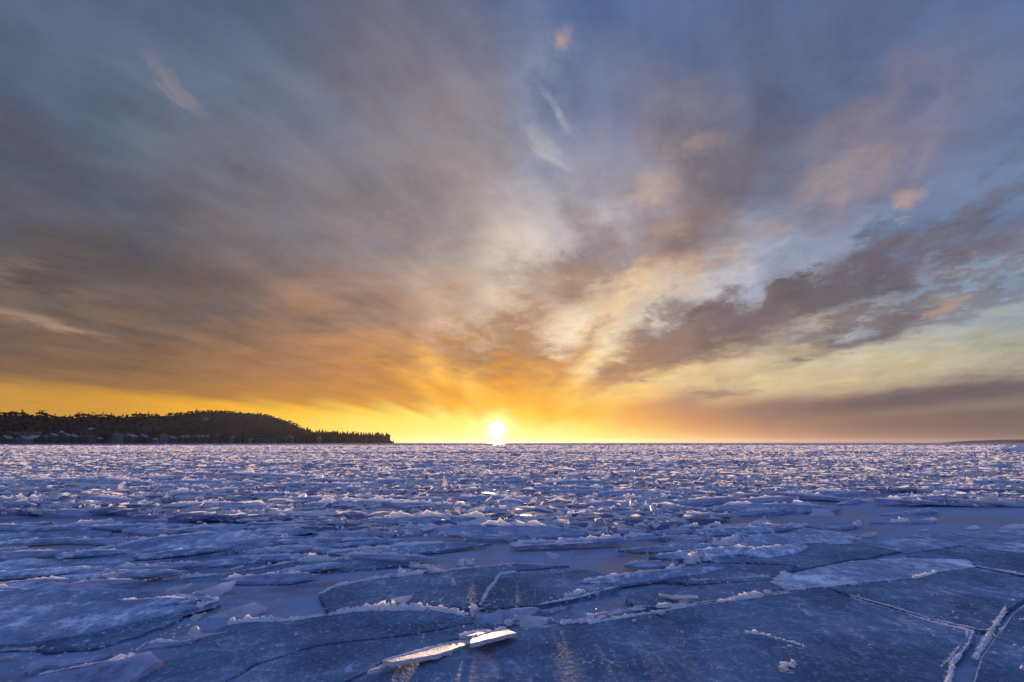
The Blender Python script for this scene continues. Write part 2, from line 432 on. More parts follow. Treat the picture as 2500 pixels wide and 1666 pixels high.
def fast_mesh(name, V, F, mat, parent=None, mat2=None, idx=None):
    me = bpy.data.meshes.new(name)
    me.vertices.add(len(V)); me.vertices.foreach_set('co', np.asarray(V, np.float32).ravel())
    k = F.shape[1]
    me.loops.add(F.size); me.loops.foreach_set('vertex_index', F.astype(np.int32).ravel())
    me.polygons.add(len(F)); me.polygons.foreach_set('loop_start', (np.arange(len(F)) * k).astype(np.int32))
    me.materials.append(mat)
    if mat2 is not None:
        for q in (mat2 if isinstance(mat2, tuple) else (mat2,)): me.materials.append(q)
        me.polygons.foreach_set('material_index', idx.astype(np.int32))
    me.update(calc_edges=True); me.validate()
    return link(bpy.data.objects.new(name, me), parent)


def ridge_strip(P, w, h, step, seed, up=Vector((0, 0, 1))):
    """A low serrated bank of frost along a line: verts, triangles."""
    V, F = [], []
    st = []
    for A, B in zip(P, P[1:]):
        k = max(1, int((B - A).length / step))
        st += [A.lerp(B, j / k) for j in range(k)]
    st.append(P[-1])
    n = len(st)
    for i, p in enumerate(st):
        d = (st[min(i + 1, n - 1)] - st[max(i - 1, 0)]); d.normalize()
        s = Vector((-d.y, d.x, 0)).normalized()
        u = p.x * 1.9 + p.y * 1.3 + seed
        c = max(0.04, 0.42 + 0.95 * noise.noise(Vector((u * 1.1, seed, .5))) + 0.7 * noise.noise(Vector((u * 5.5, seed, 2.5))))
        if i in (0, n - 1): c *= .2
        hh = h * c * rng.uniform(.55, 1.25); ww = w * (0.35 + 0.75 * c)
        o = s * rng.gauss(0, .22) * w
        for q, z in ((-1.0, -.35), (-.55 + rng.uniform(-.2, .2), .55 * rng.uniform(.4, 1.2)), (rng.uniform(-.25, .25), 1.0), (.5 + rng.uniform(-.2, .2), .5 * rng.uniform(.4, 1.3)), (1.0, -.35)):
            V.append(p + o + s * (q * ww * rng.uniform(.8, 1.2)) + up * (hh * z) + d * rng.uniform(-.3, .3) * step)
    for i in range(n - 1):
        for j in range(4):
            a = i * 5 + j
            F += [(a, a + 5, a + 1), (a + 1, a + 5, a + 6)] if rng.random() < .5 else [(a, a + 5, a + 6), (a, a + 6, a + 1)]
    # thin feathers of frost standing on the bank
    n0 = len(V)
    for i in range(n):
        c = V[i * 5 + 2]; t = max(0.0, (c - st[i]).dot(up))
        V.append(c + up * (t * rng.uniform(.0, .35) + h * .04) + Vector((rng.gauss(0, .2) * w, rng.gauss(0, .2) * w, 0)))
    for i in range(n - 1):
        F += [(i * 5 + 2, i * 5 + 7, n0 + i), (n0 + i, i * 5 + 7, n0 + i + 1)]
    return V, F


def crumbs_and_strips(name, strips, centers, sizes, mat, parent, kind):
    o = crumb_mesh(name, centers, sizes, mat, 0.32, parent, kind)
    if not strips: return o
    me = o.data
    V = [tuple(v.co) for v in me.vertices]; F = [tuple(p.vertices) for p in me.polygons]
    for v, f in strips:
        n = len(V); V += [tuple(q) for q in v]; F += [tuple(i + n for i in t) for t in f]
    m2 = bpy.data.meshes.new(name); m2.from_pydata(V, [], F); m2.materials.append(mat); m2.update()
    o.data = m2; bpy.data.meshes.remove(me)
    return o


def slab_geometry(poly, nrm, thick, step, relief, ragged):
    """poly: world points in one plane. Returns verts, faces, smooth flags: a broken ice plate with ragged edges and a slightly uneven top."""
    o = poly[0]
    ex = Vector((1, 0, 0)); ex = (ex - nrm * ex.dot(nrm)).normalized(); ey = nrm.cross(ex)
    P2 = [Vector(((p - o).dot(ex), (p - o).dot(ey))) for p in poly]
    area = sum(P2[i].x * P2[(i + 1) % len(P2)].y - P2[(i + 1) % len(P2)].x * P2[i].y for i in range(len(P2)))
    if area < 0: P2.reverse()
    B = []
    for i in range(len(P2)):
        a, b = P2[i], P2[(i + 1) % len(P2)]
        L = (b - a).length; k = max(1, int(L / step))
        nn = Vector((-(b - a).y, (b - a).x)) / max(L, 1e-6)
        for j in range(k):
            q = a.lerp(b, (j + (rng.uniform(-.3, .3) if j else 0)) / k)
            w = (noise.noise(Vector((q.x * 2.2, q.y * 2.2, 3.1))) * 1.6 + noise.noise(Vector((q.x * 9, q.y * 9, 1.7)))) * ragged
            B.append(q + nn * (w if j else w * 0.4))
    xs, ys = [p.x for p in B], [p.y for p in B]
    g = max(step * 2.2, (max(xs) - min(xs)) / 38)
    pts = list(B); nb = len(B)
    y = min(ys) + g * 0.5; r = 0
    while y < max(ys):
        x = min(xs) + (0.5 if r % 2 else 0.0) * g
        while x < max(xs):
            q = Vector((x + rng.uniform(-.25, .25) * g, y + rng.uniform(-.25, .25) * g))
            ins = False; j = nb - 1; near = False
            for i in range(nb):
                if ((B[i].y > q.y) != (B[j].y > q.y)) and q.x < (B[j].x - B[i].x) * (q.y - B[i].y) / (B[j].y - B[i].y) + B[i].x: ins = not ins
                if (B[i] - q).length_squared < (g * 0.4) ** 2: near = True
                j = i
            if ins and not near: pts.append(q)
            x += g
        y += g * 0.87; r += 1
    vs2, _, fs, orig, _, _ = delaunay_2d_cdt(pts, [(i, (i + 1) % nb) for i in range(nb)], [], 1, 1e-5)
    top = []
    for i, q in enumerate(vs2):
        w = o + ex * q.x + ey * q.y
        n_ = noise.noise(Vector((w.x * 1.3, w.y * 1.3, 0))) * 0.7 + noise.noise(Vector((w.x * 4.5, w.y * 4.5, 5))) * 0.35
        isb = any(k < nb for k in orig[i]) if orig[i] else False
        top.append(w + nrm * (n_ * relief - (relief * 0.6 if isb else 0)))
    faces = []
    for f in fs:
        f = list(f)
        a, b, c = (vs2[k] for k in f[:3])
        if (b - a).cross(c - a) < 0: f.reverse()
        faces.append(tuple(f))
    # boundary order in the output
    idx = {}
    for i, oo in enumerate(orig):
        for k in oo:
            if k < nb: idx[k] = i
    ring = [idx[k] for k in range(nb) if k in idx]
    verts = list(top); smooth = [True] * len(faces)
    n0 = len(verts); m = len(ring)
    for k in ring: verts.append(top[k].copy())
    for k in ring:
        verts.append(top[k] - nrm * (thick * 0.5 * rng.uniform(0.8, 1.2)) + (ex * rng.uniform(-1, 1) + ey * rng.uniform(-1, 1)) * ragged * 0.5)
    for k in ring:
        verts.append(top[k] - nrm * thick + (ex * rng.uniform(-1, 1) + ey * rng.uniform(-1, 1)) * ragged * 0.4)
    for lv in (0, 1):
        for i in range(m):
            a, b = n0 + lv * m + i, n0 + lv * m + (i + 1) % m
            faces.append((a, a + m, b + m, b)); smooth.append(False)
    nf = len(fs); nbot = len(verts)
    inner = {}
    for i, v in enumerate(top):
        if i not in idx.values():
            inner[i] = len(verts); verts.append(v - nrm * thick)
    rmap = {k: n0 + 2 * m + i for i, k in enumerate(ring)}
    for f in faces[:nf]:
        faces.append(tuple(rmap.get(k, inner.get(k, n0 + 2 * m)) for k in reversed(f))); smooth.append(False)
    return verts, faces, smooth, top, ring


RIDGES = []        # the frosted edges, for the loose shards along them


def ice_piece(name, label, category, pts, base=None, tilt=2.0, yaw=0.0, lift=0.04, thick=0.06, mat=None, rim=(), size=0.02, dens=1.0, relief=0.006, ragged=None, step=None, group=None):
    """A flat piece of ice traced on the lake: its plane passes `lift` above the ice at `base`, rising `tilt` degrees away from the camera (turned by yaw)."""
    X, Y = base if base else pts[0][:2]
    o = gp(X, Y) + Vector((0, 0, lift))
    a, w = math.radians(tilt), math.radians(yaw)
    nrm = Matrix.Rotation(w, 3, 'Z') @ Vector((0, -math.sin(a), math.cos(a)))
    eye = Vector((0, 0, CAM_H)); poly = []
    for q in pts:
        d = view_dir(*q[:2])
        poly.append(eye + d * ((o - eye).dot(nrm) / d.dot(nrm)))
    dist = min(p.y for p in poly)
    st = step or max(0.035, 0.007 * dist)
    rg = ragged if ragged is not None else 0.004 + 0.0022 * dist
    V, F, S, top, ring = slab_geometry(poly, nrm, thick, st, relief, rg)
    org = Vector((sum(v.x for v in V) / len(V), sum(v.y for v in V) / len(V), 0))
    ob = mesh_obj(name, [v - org for v in V], F, [mat or M_PLATE], smooth=S)
    ob.location = org
    tag(ob, label, category, group)
    if rim:
        cs, ss, strips = [], [], []
        for (i, j, k) in rim:                 # from corner i to corner j, k = how thick the crust is
            n = len(poly)
            RIDGES.extend((poly[q % n], poly[(q + 1) % n]) for q in range(i, j))
            strips.append(ridge_strip([poly[q % n] - org for q in range(i, j + 1)], size * k * 1.7, size * k * 1.7, max(size * 1.0, .004 * dist), rng.random() * 30))
            for ii in range(i, j):
                A, B = poly[ii % n], poly[(ii + 1) % n]
                L = (B - A).length
                cnt = int(L / (size * 2.2) * dens * min(k, 1.6)) + 1
                ph = rng.random() * 50
                for _ in range(cnt):
                    t = rng.random()
                    p = A.lerp(B, t)
                    u = p.x * 1.7 + p.y + ph
                    clump = max(0.12, 0.55 + 1.1 * noise.noise(Vector((u * 1.3, 0.3, ph))) + 0.6 * noise.noise(Vector((u * 5.0, 1.3, ph))))
                    s = size * k * clump * rng.choice((0.2, 0.3, 0.4, 0.8))
                    off = rng.gauss(0, 0.9) * size * k
                    perp = Vector((-(B - A).y, (B - A).x, 0)).normalized()
                    cs.append(p + perp * off + nrm * (s * rng.uniform(-0.15, 0.75) * (1 if abs(off) < size * k else .3)) - org); ss.append(s)
        crumbs_and_strips('frost_rim', strips, cs, ss, M_FROST, ob, 'stuff')
    return ob


def Lz(x, y): return (x / 2.6133, 1060 + y / 2.6133)
def Mz(x, y): return (800 + x / 2.6133, 1060 + y / 2.6133)
def Rz(x, y): return (1600 + x / 2.6133, 1060 + y / 2.6133)
def path(f, *q): return [f(q[i], q[i + 1]) for i in range(0, len(q), 2)]


def plates():
    A = lambda *a, **k: ice_piece('ice_plate', *a, **k)
    # --- the big foreground plates
    A('large dark pebbled ice plate filling the bottom centre of the foreground', 'ice plate',
      path(Mz, 260, 1515, 410, 1462, 910, 1340, 1200, 1275, 1480, 1225, 1660, 1205, 2120, 1130) + path(Rz, 210, 1095, 350, 1078, 560, 1050, 860, 1010, 1110, 990, 1240, 1042, 1330, 1068, 1500, 1115, 1760, 1195, 2028, 1258, 2000, 1330, 1900, 1450, 1850, 1640) + path(Mz, 60, 1640),
      base=Mz(1500, 1400), tilt=0.25, lift=0.05, thick=0.05, rim=((5, 10, 0.8), (12, 17, 0.55), (17, 19, 0.7)), size=0.017, dens=0.8)
    A('ice plate between the golden slab and a thin crack, running out of the bottom edge', 'ice plate',
      path(Mz, 930, 1207, 1040, 1257, 840, 1292, 350, 1445, 250, 1515, -50, 1640) + path(Lz, 1350, 1640, 1640, 1470) + path(Mz, -60, 1352, 500, 1290), base=Mz(300, 1400), tilt=0.6, lift=0.045, thick=0.05)
    A('broad dark ice plate left of centre with a frosty far edge above the thin crack', 'ice plate',
      path(Lz, 1450, 1215, 1600, 1190, 1850, 1188) + path(Mz, 0, 1152, 200, 1122, 370, 1117, 660, 1115, 780, 1132, 880, 1157, 928, 1196, 500, 1278, -60, 1340) + path(Lz, 1620, 1460, 1330, 1640, 800, 1640, 1060, 1450), base=Mz(0, 1250), tilt=0.4, lift=0.045, thick=0.05,
      rim=((0, 3, 1.0), (3, 8, 1.25)), size=0.020)
    A('ice plate at the right edge between two long cracks with snow lines', 'ice plate',
      path(Rz, 1120, 981, 1640, 927, 1790, 887, 2040, 852, 2120, 864, 2352, 917, 2450, 935, 2450, 980, 2240, 1130, 2130, 1250, 2045, 1243, 1760, 1178, 1500, 1098, 1240, 1028), base=Rz(1700, 1050), tilt=0.3, lift=0.05, thick=0.05, rim=((10, 13, 0.5), (8, 10, 0.6)), size=0.018, dens=0.7)
    A('dark ice plate in the bottom right corner beyond the wide crack', 'ice plate',
      path(Rz, 2450, 1030, 2290, 1140, 2170, 1300, 2080, 1430, 2020, 1640, 2480, 1640), base=Rz(2300, 1400), tilt=0.3, lift=0.04, thick=0.05, rim=((0, 4, 0.35),), size=0.012)
    A('long snow covered ice plate with a crumbled left tip at the right', 'ice plate',
      path(Rz, 740, 945, 860, 888, 1080, 842, 1250, 808, 1600, 785, 2000, 800, 2040, 845, 1790, 880, 1640, 920, 1300, 947, 1040, 972, 930, 987, 850, 992), base=Rz(1200, 930), tilt=1.0, lift=0.055, thick=0.06, mat=M_PLATE_SNOWY, rim=((12, 14, 1.8), (9, 12, 0.6), (6, 8, 0.5)), size=0.022)
    A('ice plate left of the snowy plate, its near edge a curved white ridge', 'ice plate',
      path(Rz, -170, 1012, 0, 980, 240, 968, 500, 948, 720, 938, 850, 998, 560, 1040, 350, 1065, 210, 1085, 0, 1103) + path(Mz, 1995, 1105, 1912, 1060), base=Rz(300, 1020), tilt=0.5, lift=0.06, thick=0.05, rim=((5, 9, 1.0),), size=0.018)
    A('smooth grey ice plate right of the diagonal snow ridge', 'ice plate',
      path(Rz, 10, 930, 190, 857, 340, 830, 660, 832, 900, 842, 850, 885, 730, 930, 500, 938, 240, 957), base=Rz(450, 890), tilt=0.5, lift=0.045, thick=0.05)
    A('rippled grey ice plate above the long snow covered plate', 'ice plate',
      path(Rz, 380, 755, 700, 717, 1100, 702, 1300, 694, 1560, 745, 1250, 800, 870, 872, 910, 835, 660, 824, 345, 812), base=Rz(900, 770), tilt=0.6, lift=0.04, thick=0.04, rim=((2, 4, 0.4),), size=0.018, dens=0.6)
    A('wide pale ice plate at the right edge under the scattered slabs', 'ice plate',
      path(Rz, 1310, 688, 1700, 640, 2352, 600, 2450, 700, 2352, 762, 1950, 707, 1600, 760), base=Rz(1900, 690), tilt=0.4, lift=0.035, thick=0.04, mat=M_PLATE_MID)
    A('grey ice plate at the right edge just above the branching crack', 'ice plate',
      path(Rz, 1600, 777, 1950, 717, 2352, 772, 2450, 800, 2430, 912, 2120, 856, 2042, 840, 2005, 796), base=Rz(2100, 800), tilt=0.5, lift=0.045, thick=0.05, rim=((4, 6, 0.7), (1, 2, 0.5)), size=0.02)
    A('ice plate behind the diagonal snow ridge on the right', 'ice plate',
      path(Rz, 730, 582, 1000, 602, 1300, 642, 1250, 688, 700, 706, 410, 742, 530, 690, 610, 640), base=Rz(900, 650), tilt=0.8, lift=0.04, thick=0.04, mat=M_PLATE_SNOWY)
    A('tilted ice plate at the centre with a bright double line on its left edge', 'ice plate',
      path(Mz, 970, 1092, 1030, 985, 1100, 893, 1200, 877, 1550, 852, 1700, 872, 1890, 937, 1850, 970, 1600, 1040, 1340, 1088, 1000, 1113), base=Mz(1340, 1000), tilt=0.5, yaw=-6, lift=0.06, thick=0.06, rim=((0, 3, 0.85), (7, 9, 0.5)), size=0.018)
    A('long ice plate left of centre with a faint pale fold across its surface', 'ice plate',
      path(Lz, 2040, 1020) + path(Mz, 40, 972, 280, 922, 440, 908, 740, 872, 830, 860, 1200, 824, 1540, 837, 1200, 868, 1088, 886, 1018, 978, 958, 1082, 900, 1108, 830, 1100, 660, 1090, 350, 1100, 0, 1135), base=Mz(500, 1000), tilt=0.4, lift=0.05, thick=0.05, rim=((0, 4, 0.9), (4, 6, 0.8), (6, 7, 0.8)), size=0.021)
    A('long sloping ice plate with a thick frosted crest left of centre', 'ice plate',
      path(Lz, 900, 975, 1030, 927, 1250, 907, 1450, 887, 1640, 857, 1900, 807) + path(Mz, 30, 800, 180, 774, 420, 762, 545, 787, 520, 835, 0, 880) + path(Lz, 1900, 905, 1450, 938), base=Lz(1900, 880), tilt=3.4, yaw=3, lift=0.03, thick=0.06, rim=((1, 5, 0.8), (5, 9, 1.5)), size=0.024)
    A('small ice plate beside the dark diagonal crack left of the open pool', 'ice plate',
      path(Mz, 370, 717, 560, 693, 740, 692, 690, 730, 570, 768), base=Mz(560, 740), tilt=2.5, lift=0.05, thick=0.05, mat=M_PLATE_SNOWY, rim=((0, 2, 0.8),), size=0.022)
    A('big pale ice plate at the left edge with a bright folded far rim', 'ice plate',
      path(Lz, -80, 962, 180, 988, 340, 940, 440, 952, 720, 985, 1060, 1002, 1310, 1036, 1400, 1056, 1250, 1100, 900, 1180, 600, 1256, 300, 1310, 170, 1325, -80, 1347), base=Lz(600, 1150), tilt=1.4, yaw=-2, lift=0.09, thick=0.05, mat=M_PLATE_MID, rim=((0, 2, 0.9), (6, 8, 0.8)), size=0.018, relief=0.012)
    A('bright curved ice band folded up along the far rim of the left plate', 'ice slab',
      path(Lz, 175, 992, 345, 936, 440, 950, 720, 985, 1060, 1000, 1330, 1036, 1330, 1058, 1000, 1034, 700, 1018, 400, 1010), base=Lz(700, 1022), tilt=14, lift=0.165, thick=0.03, mat=M_SLAB)
    A('lower dark ice plate in the shadow under the left plate', 'ice plate',
      path(Lz, 300, 1392, 190, 1348, 600, 1280, 900, 1205, 1180, 1125, 1150, 1180, 900, 1275, 600, 1362), base=Lz(700, 1280), tilt=0.4, lift=0.03, thick=0.03)
    A('long blue ice plate with a raised far edge at the left', 'ice plate',
      path(Lz, 350, 777, 560, 742, 790, 702, 1000, 657, 1350, 627, 1600, 622, 1840, 642, 1780, 700, 1400, 762, 800, 832, 430, 832), base=Lz(800, 800), tilt=4.0, lift=0.02, thick=0.06, mat=M_PLATE_MID, rim=((0, 3, 0.8), (3, 6, 0.5)), size=0.024)
    A('blue ice plate at the left edge under a crisp white edge line', 'ice plate',
      path(Lz, -80, 602, 150, 597, 420, 582, 720, 548, 738, 562, 700, 650, 300, 662, -80, 682), base=Lz(300, 640), tilt=3.5, lift=0.03, thick=0.06, mat=M_PLATE_MID, rim=((0, 3, 1.1),), size=0.026)
    A('long dull ice plate at the left edge below the blue raised plate', 'ice plate',
      path(Lz, -80, 830, 120, 785, 330, 800, 420, 850, 900, 850, 1500, 790, 1820, 730, 1780, 800, 1300, 850, 700, 900, 200, 910, -80, 930), base=Lz(600, 880), tilt=2.2, lift=0.02, thick=0.05, mat=M_PLATE_MID, rim=((5, 6, 0.7),), size=0.02)
    # --- slabs and shards that stand proud
    S = lambda lab, cat, *a, **k: ice_piece({'ice slab': 'ice_floe', 'ice shard': 'ice_shard', 'ice block': 'ice_chunk'}[cat], lab, cat, *a, **k)
    S('long golden ice slab glowing in the sun on the near plate', 'ice slab',
      path(Mz, 350, 1442, 600, 1378, 840, 1312, 920, 1290, 905, 1335, 700, 1400, 420, 1452), base=Mz(420, 1452), tilt=-9, yaw=2, lift=0.085, thick=0.03, mat=M_GLOSS, rim=((0, 3, 0.4),), size=0.012)
    S('right half of the golden slab, broken off by a dark notch', 'ice slab',
      path(Mz, 925, 1292, 1130, 1236, 1200, 1264, 1080, 1295, 912, 1332), base=Mz(1080, 1295), tilt=-9, yaw=2, lift=0.085, thick=0.03, mat=M_GLOSS, rim=((0, 1, 0.7),), size=0.014)
    S('short golden sliver at the low left end of the golden slab', 'ice slab', path(Mz, 255, 1508, 350, 1462, 412, 1456, 330, 1495), base=Mz(330, 1498), tilt=-9, yaw=2, lift=0.08, thick=0.02, mat=M_GLOSS)
    S('thin golden splinter lying behind the golden slab', 'ice slab', path(Mz, 838, 1283, 950, 1256, 1045, 1252, 960, 1282), base=Mz(950, 1290), tilt=-9, lift=0.09, thick=0.02, mat=M_GLOSS, rim=((0, 2, .8),), size=.012)
    S('thick pinkish ice slab lying just behind the golden slab', 'ice slab', path(Mz, 948, 1150, 1100, 1122, 1300, 1106, 1352, 1118, 1225, 1182, 1080, 1214, 945, 1192), base=Mz(1080, 1216), tilt=9, yaw=6, lift=0.07, thick=0.05, mat=M_SLAB, rim=((0, 3, 0.3),), size=.012)
    S('small pale slab leaning on the right end of the pinkish slab', 'ice slab', path(Mz, 1222, 1190, 1285, 1147, 1412, 1166, 1352, 1225, 1235, 1232), base=Mz(1290, 1232), tilt=24, yaw=-8, lift=0.05, thick=0.03, mat=M_SHARD)
    S('white sliver lying in front of the small pale slab', 'ice slab', path(Mz, 1268, 1243, 1380, 1213, 1475, 1208, 1390, 1232), base=Mz(1380, 1236), tilt=15, lift=0.04, thick=0.02, mat=M_SHARD)
    S('upright triangular ice shard at the left end of the pinkish slab', 'ice shard', path(Mz, 905, 1120, 922, 1074, 1002, 1110, 945, 1140, 920, 1166), base=Mz(925, 1166), tilt=62, yaw=10, lift=0.03, thick=0.025, mat=M_SHARD)
    S('flat pale slab behind the pinkish slab on its right', 'ice slab', path(Mz, 1345, 1122, 1450, 1100, 1562, 1094, 1500, 1120, 1400, 1140), base=Mz(1450, 1132), tilt=8, lift=0.06, thick=0.03, mat=M_SLAB)
    S('low snowy slab reaching right from the pinkish slab', 'ice slab', path(Mz, 1400, 1168, 1500, 1124, 1640, 1132, 1760, 1160, 1700, 1190, 1480, 1205), base=Mz(1550, 1190), tilt=5, lift=0.06, thick=0.04, mat=M_SLAB, rim=((3, 5, 1.0),), size=.018)
    S('pale flat shard lying on the brown smooth ice left of centre', 'ice shard', path(Lz, 1330, 1166, 1480, 1110, 1618, 1070, 1704, 1110, 1560, 1164, 1400, 1170), base=Lz(1500, 1170), tilt=20, yaw=8, lift=0.03, thick=0.03, mat=M_SHARD)
    S('translucent shard rising at the right tip of the left plate', 'ice shard', path(Lz, 1238, 1012, 1330, 975, 1420, 948, 1505, 935, 1480, 975, 1400, 1032, 1310, 1030), base=Lz(1330, 1034), tilt=38, yaw=8, lift=0.06, thick=0.03, mat=M_SHARD)
    S('small curved shard standing on the far rim of the left plate', 'ice shard', path(Lz, 1050, 992, 1130, 968, 1222, 950, 1210, 972, 1130, 1008), base=Lz(1130, 1010), tilt=42, yaw=10, lift=0.10, thick=0.025, mat=M_SHARD)
    S('small three cornered shard on the brown smooth ice behind the left plate', 'ice shard', path(Lz, 920, 912, 985, 880, 1050, 860, 1035, 912), base=Lz(990, 914), tilt=45, yaw=6, lift=0.02, thick=0.03, mat=M_SHARD)
    S('broken tip lump where the left plate meets the dark crack', 'ice shard', path(Lz, 1205, 1078, 1290, 1062, 1320, 1090, 1250, 1100), base=Lz(1260, 1102), tilt=25, lift=0.05, thick=0.04, mat=M_SLAB)
    S('grey upright block standing in the crack at the tip of the left plate', 'ice shard', path(Lz, 1320, 1085, 1400, 1055, 1398, 1085, 1330, 1110), base=Lz(1340, 1112), tilt=55, lift=0.02, thick=0.05, mat=M_SLAB)
    S('narrow leaning shard just below the crack at the plate tip', 'ice shard', path(Lz, 1205, 1180, 1240, 1148, 1312, 1128, 1270, 1175, 1225, 1190), base=Lz(1240, 1190), tilt=40, yaw=-15, lift=0.02, thick=0.025, mat=M_SHARD)
    S('upright triangular block above the thin white blade in the lower left', 'ice shard', path(Lz, 1190, 1282, 1222, 1232, 1255, 1218, 1305, 1270, 1250, 1290), base=Lz(1250, 1290), tilt=60, lift=0.03, thick=0.05, mat=M_SHARD)
    S('thin white blade of ice in the lower left', 'ice shard', path(Lz, 1135, 1298, 1250, 1275, 1450, 1258, 1380, 1280, 1250, 1296), base=Lz(1250, 1300), tilt=14, lift=0.06, thick=0.02, mat=M_SHARD)
    S('crumbled pale slab below the thin white blade in the lower left', 'ice slab', path(Lz, 870, 1382, 930, 1330, 1010, 1316, 1150, 1322, 1290, 1296, 1180, 1335, 1000, 1362), base=Lz(1000, 1366), tilt=18, yaw=8, lift=0.03, thick=0.04, mat=M_SLAB, rim=((0, 4, 1.0),), size=.018)
    S('large blue white slab tilting out of the bottom left corner', 'ice slab', path(Lz, 60, 1600, 250, 1530, 450, 1492, 720, 1440, 860, 1400, 960, 1380, 1042, 1440, 965, 1470, 830, 1568, 780, 1620), base=Lz(500, 1568), tilt=9, yaw=-4, lift=0.08, thick=0.06, mat=M_SLAB, rim=((1, 4, 0.7),), size=.018, relief=.012)
    S('pale tapering slab with a rounded left end in the lower left', 'ice slab', path(Lz, 160, 1500, 190, 1455, 270, 1430, 450, 1425, 720, 1404, 600, 1440, 400, 1475, 260, 1478, 190, 1522), base=Lz(300, 1480), tilt=10, lift=0.06, thick=0.035, mat=M_SLAB)
    S('thin white blade at the left edge below the left plate', 'ice shard', path(Lz, -60, 1374, 100, 1358, 230, 1356, 290, 1366, 150, 1368), base=Lz(100, 1372), tilt=15, lift=0.05, thick=0.02, mat=M_SHARD)
    S('second thin blade at the left edge, lower and shorter', 'ice shard', path(Lz, -60, 1440, 40, 1410, 130, 1398, 80, 1420), base=Lz(30, 1436), tilt=16, lift=0.05, thick=0.02, mat=M_SHARD)
    S('bent white spike of ice on the fold of the centre plate', 'ice shard', path(Mz, 785, 920, 805, 918, 822, 960, 840, 1020, 825, 1010, 800, 985), base=Mz(800, 985), tilt=12, lift=0.07, thick=0.02, mat=M_SHARD)
    S('small white wedge on the long plate left of the double line', 'ice shard', path(Mz, 690, 912, 750, 885, 800, 880, 790, 915), base=Mz(740, 915), tilt=22, lift=0.08, thick=0.03, mat=M_SHARD)
    S('thick frosted slab with a dark shadowed front beyond the open pool', 'ice slab', path(Mz, 1172, 706, 1210, 690, 1330, 686, 1600, 674, 1870, 655, 1892, 672, 1700, 690, 1400, 704, 1195, 712), base=Mz(1400, 706), tilt=5, lift=0.15, thick=0.07, mat=M_SLAB, rim=((0, 4, 1.1), (6, 9, .7)), size=.026)
    S('jagged broken slab at the right end of the thick frosted slab', 'ice slab', path(Mz, 1880, 680, 1900, 655, 1990, 640, 2150, 640, 2140, 660, 2030, 670), base=Mz(2000, 672), tilt=14, lift=.06, thick=.05, mat=M_SLAB, rim=((0, 4, .9),), size=.024)
    S('dark slab with its left end raised behind the open pool', 'ice slab', path(Mz, 770, 640, 870, 640, 1050, 645, 1215, 662, 1180, 672, 950, 662), base=Mz(950, 668), tilt=9, lift=.10, thick=.05, mat=M_SLAB, rim=((0, 4, .8),), size=.024)
    S('long frosted slab row crossing behind the raised dark slab', 'ice slab', path(Mz, 955, 612, 1200, 605, 1500, 598, 1900, 592, 1880, 612, 1400, 620, 1000, 625), base=Mz(1300, 620), tilt=7, lift=.08, thick=.06, mat=M_SLAB, rim=((0, 3, 1.2),), size=.028)
    S('long crusted slab with a lump on its right end beyond the pool', 'ice slab', path(Mz, 785, 580, 900, 565, 1050, 548, 1300, 552, 1440, 540, 1420, 560, 1150, 578, 900, 600), base=Mz(1000, 596), tilt=9, lift=.06, thick=.06, mat=M_SLAB, rim=((0, 4, 1.5),), size=.03)
    S('white frosted lump crowning the crusted slab', 'ice block', path(Mz, 1425, 545, 1440, 520, 1480, 498, 1545, 525, 1500, 540), base=Mz(1480, 545), tilt=45, lift=.06, thick=.12, mat=M_FROST, rim=((0, 3, 1.0),), size=.03)
    S('bright sunlit rounded ice block left of centre', 'ice block', path(Mz, 268, 558, 285, 532, 330, 516, 378, 524, 372, 555, 320, 575), base=Mz(320, 576), tilt=48, lift=.02, thick=.14, mat=M_SHARD)
    S('frosted block just right of the bright sunlit block', 'ice block', path(Mz, 382, 545, 400, 520, 425, 545, 405, 565), base=Mz(400, 566), tilt=48, lift=.02, thick=.12, mat=M_FROST)
    S('upright blue chunk with a frosted top left of the pool', 'ice block', path(Mz, 728, 532, 735, 505, 770, 498, 802, 535, 770, 572, 745, 560), base=Mz(765, 574), tilt=58, lift=.02, thick=.10, mat=M_SLAB, rim=((0, 3, .9),), size=.026)
    S('bright blue flat slab left of the dark diagonal crack', 'ice slab', path(Mz, -150, 688, -60, 640, 80, 627, 330, 621, 352, 645, 200, 682, 0, 697), base=Mz(100, 690), tilt=8, lift=.03, thick=.06, mat=M_SLAB, rim=((1, 3, .5),), size=.024)
    S('pointed blue slab right of the bright blue flat slab', 'ice slab', path(Mz, 368, 650, 480, 612, 672, 604, 600, 630, 440, 657), base=Mz(450, 658), tilt=12, lift=.03, thick=.06, mat=M_SLAB, rim=((1, 2, 1.0),), size=.024)
    S('broad blue slab with a straight frosted edge left of centre', 'ice slab', path(Lz, 1900, 708, 2000, 668, 2170, 627, 2352, 622, 2352, 690, 2170, 692), base=Lz(2100, 705), tilt=10, lift=.02, thick=.06, mat=M_SLAB, rim=((1, 3, .8),), size=.024)
    S('dark edged slab standing on its side left of the broad blue slab', 'ice slab', path(Lz, 1750, 715, 1790, 670, 1850, 640, 1955, 657, 1900, 690, 1830, 722), base=Lz(1820, 724), tilt=18, lift=.02, thick=.05, mat=M_SLAB)
    S('long narrow slab with a bright crest across the left half', 'ice slab', path(Lz, 1140, 606, 1300, 590, 1600, 578, 2050, 550, 2122, 560, 1900, 590, 1500, 612, 1200, 622), base=Lz(1400, 618), tilt=9, lift=.08, thick=.08, mat=M_SLAB, rim=((0, 4, .9),), size=.026)
    S('blunt pink edged slab at the left end of the long narrow slab', 'ice slab', path(Lz, 778, 612, 850, 600, 1000, 603, 1155, 612, 1100, 628, 850, 634), base=Lz(900, 634), tilt=10, lift=.08, thick=.07, mat=M_SLAB, rim=((0, 3, .6),), size=.024)
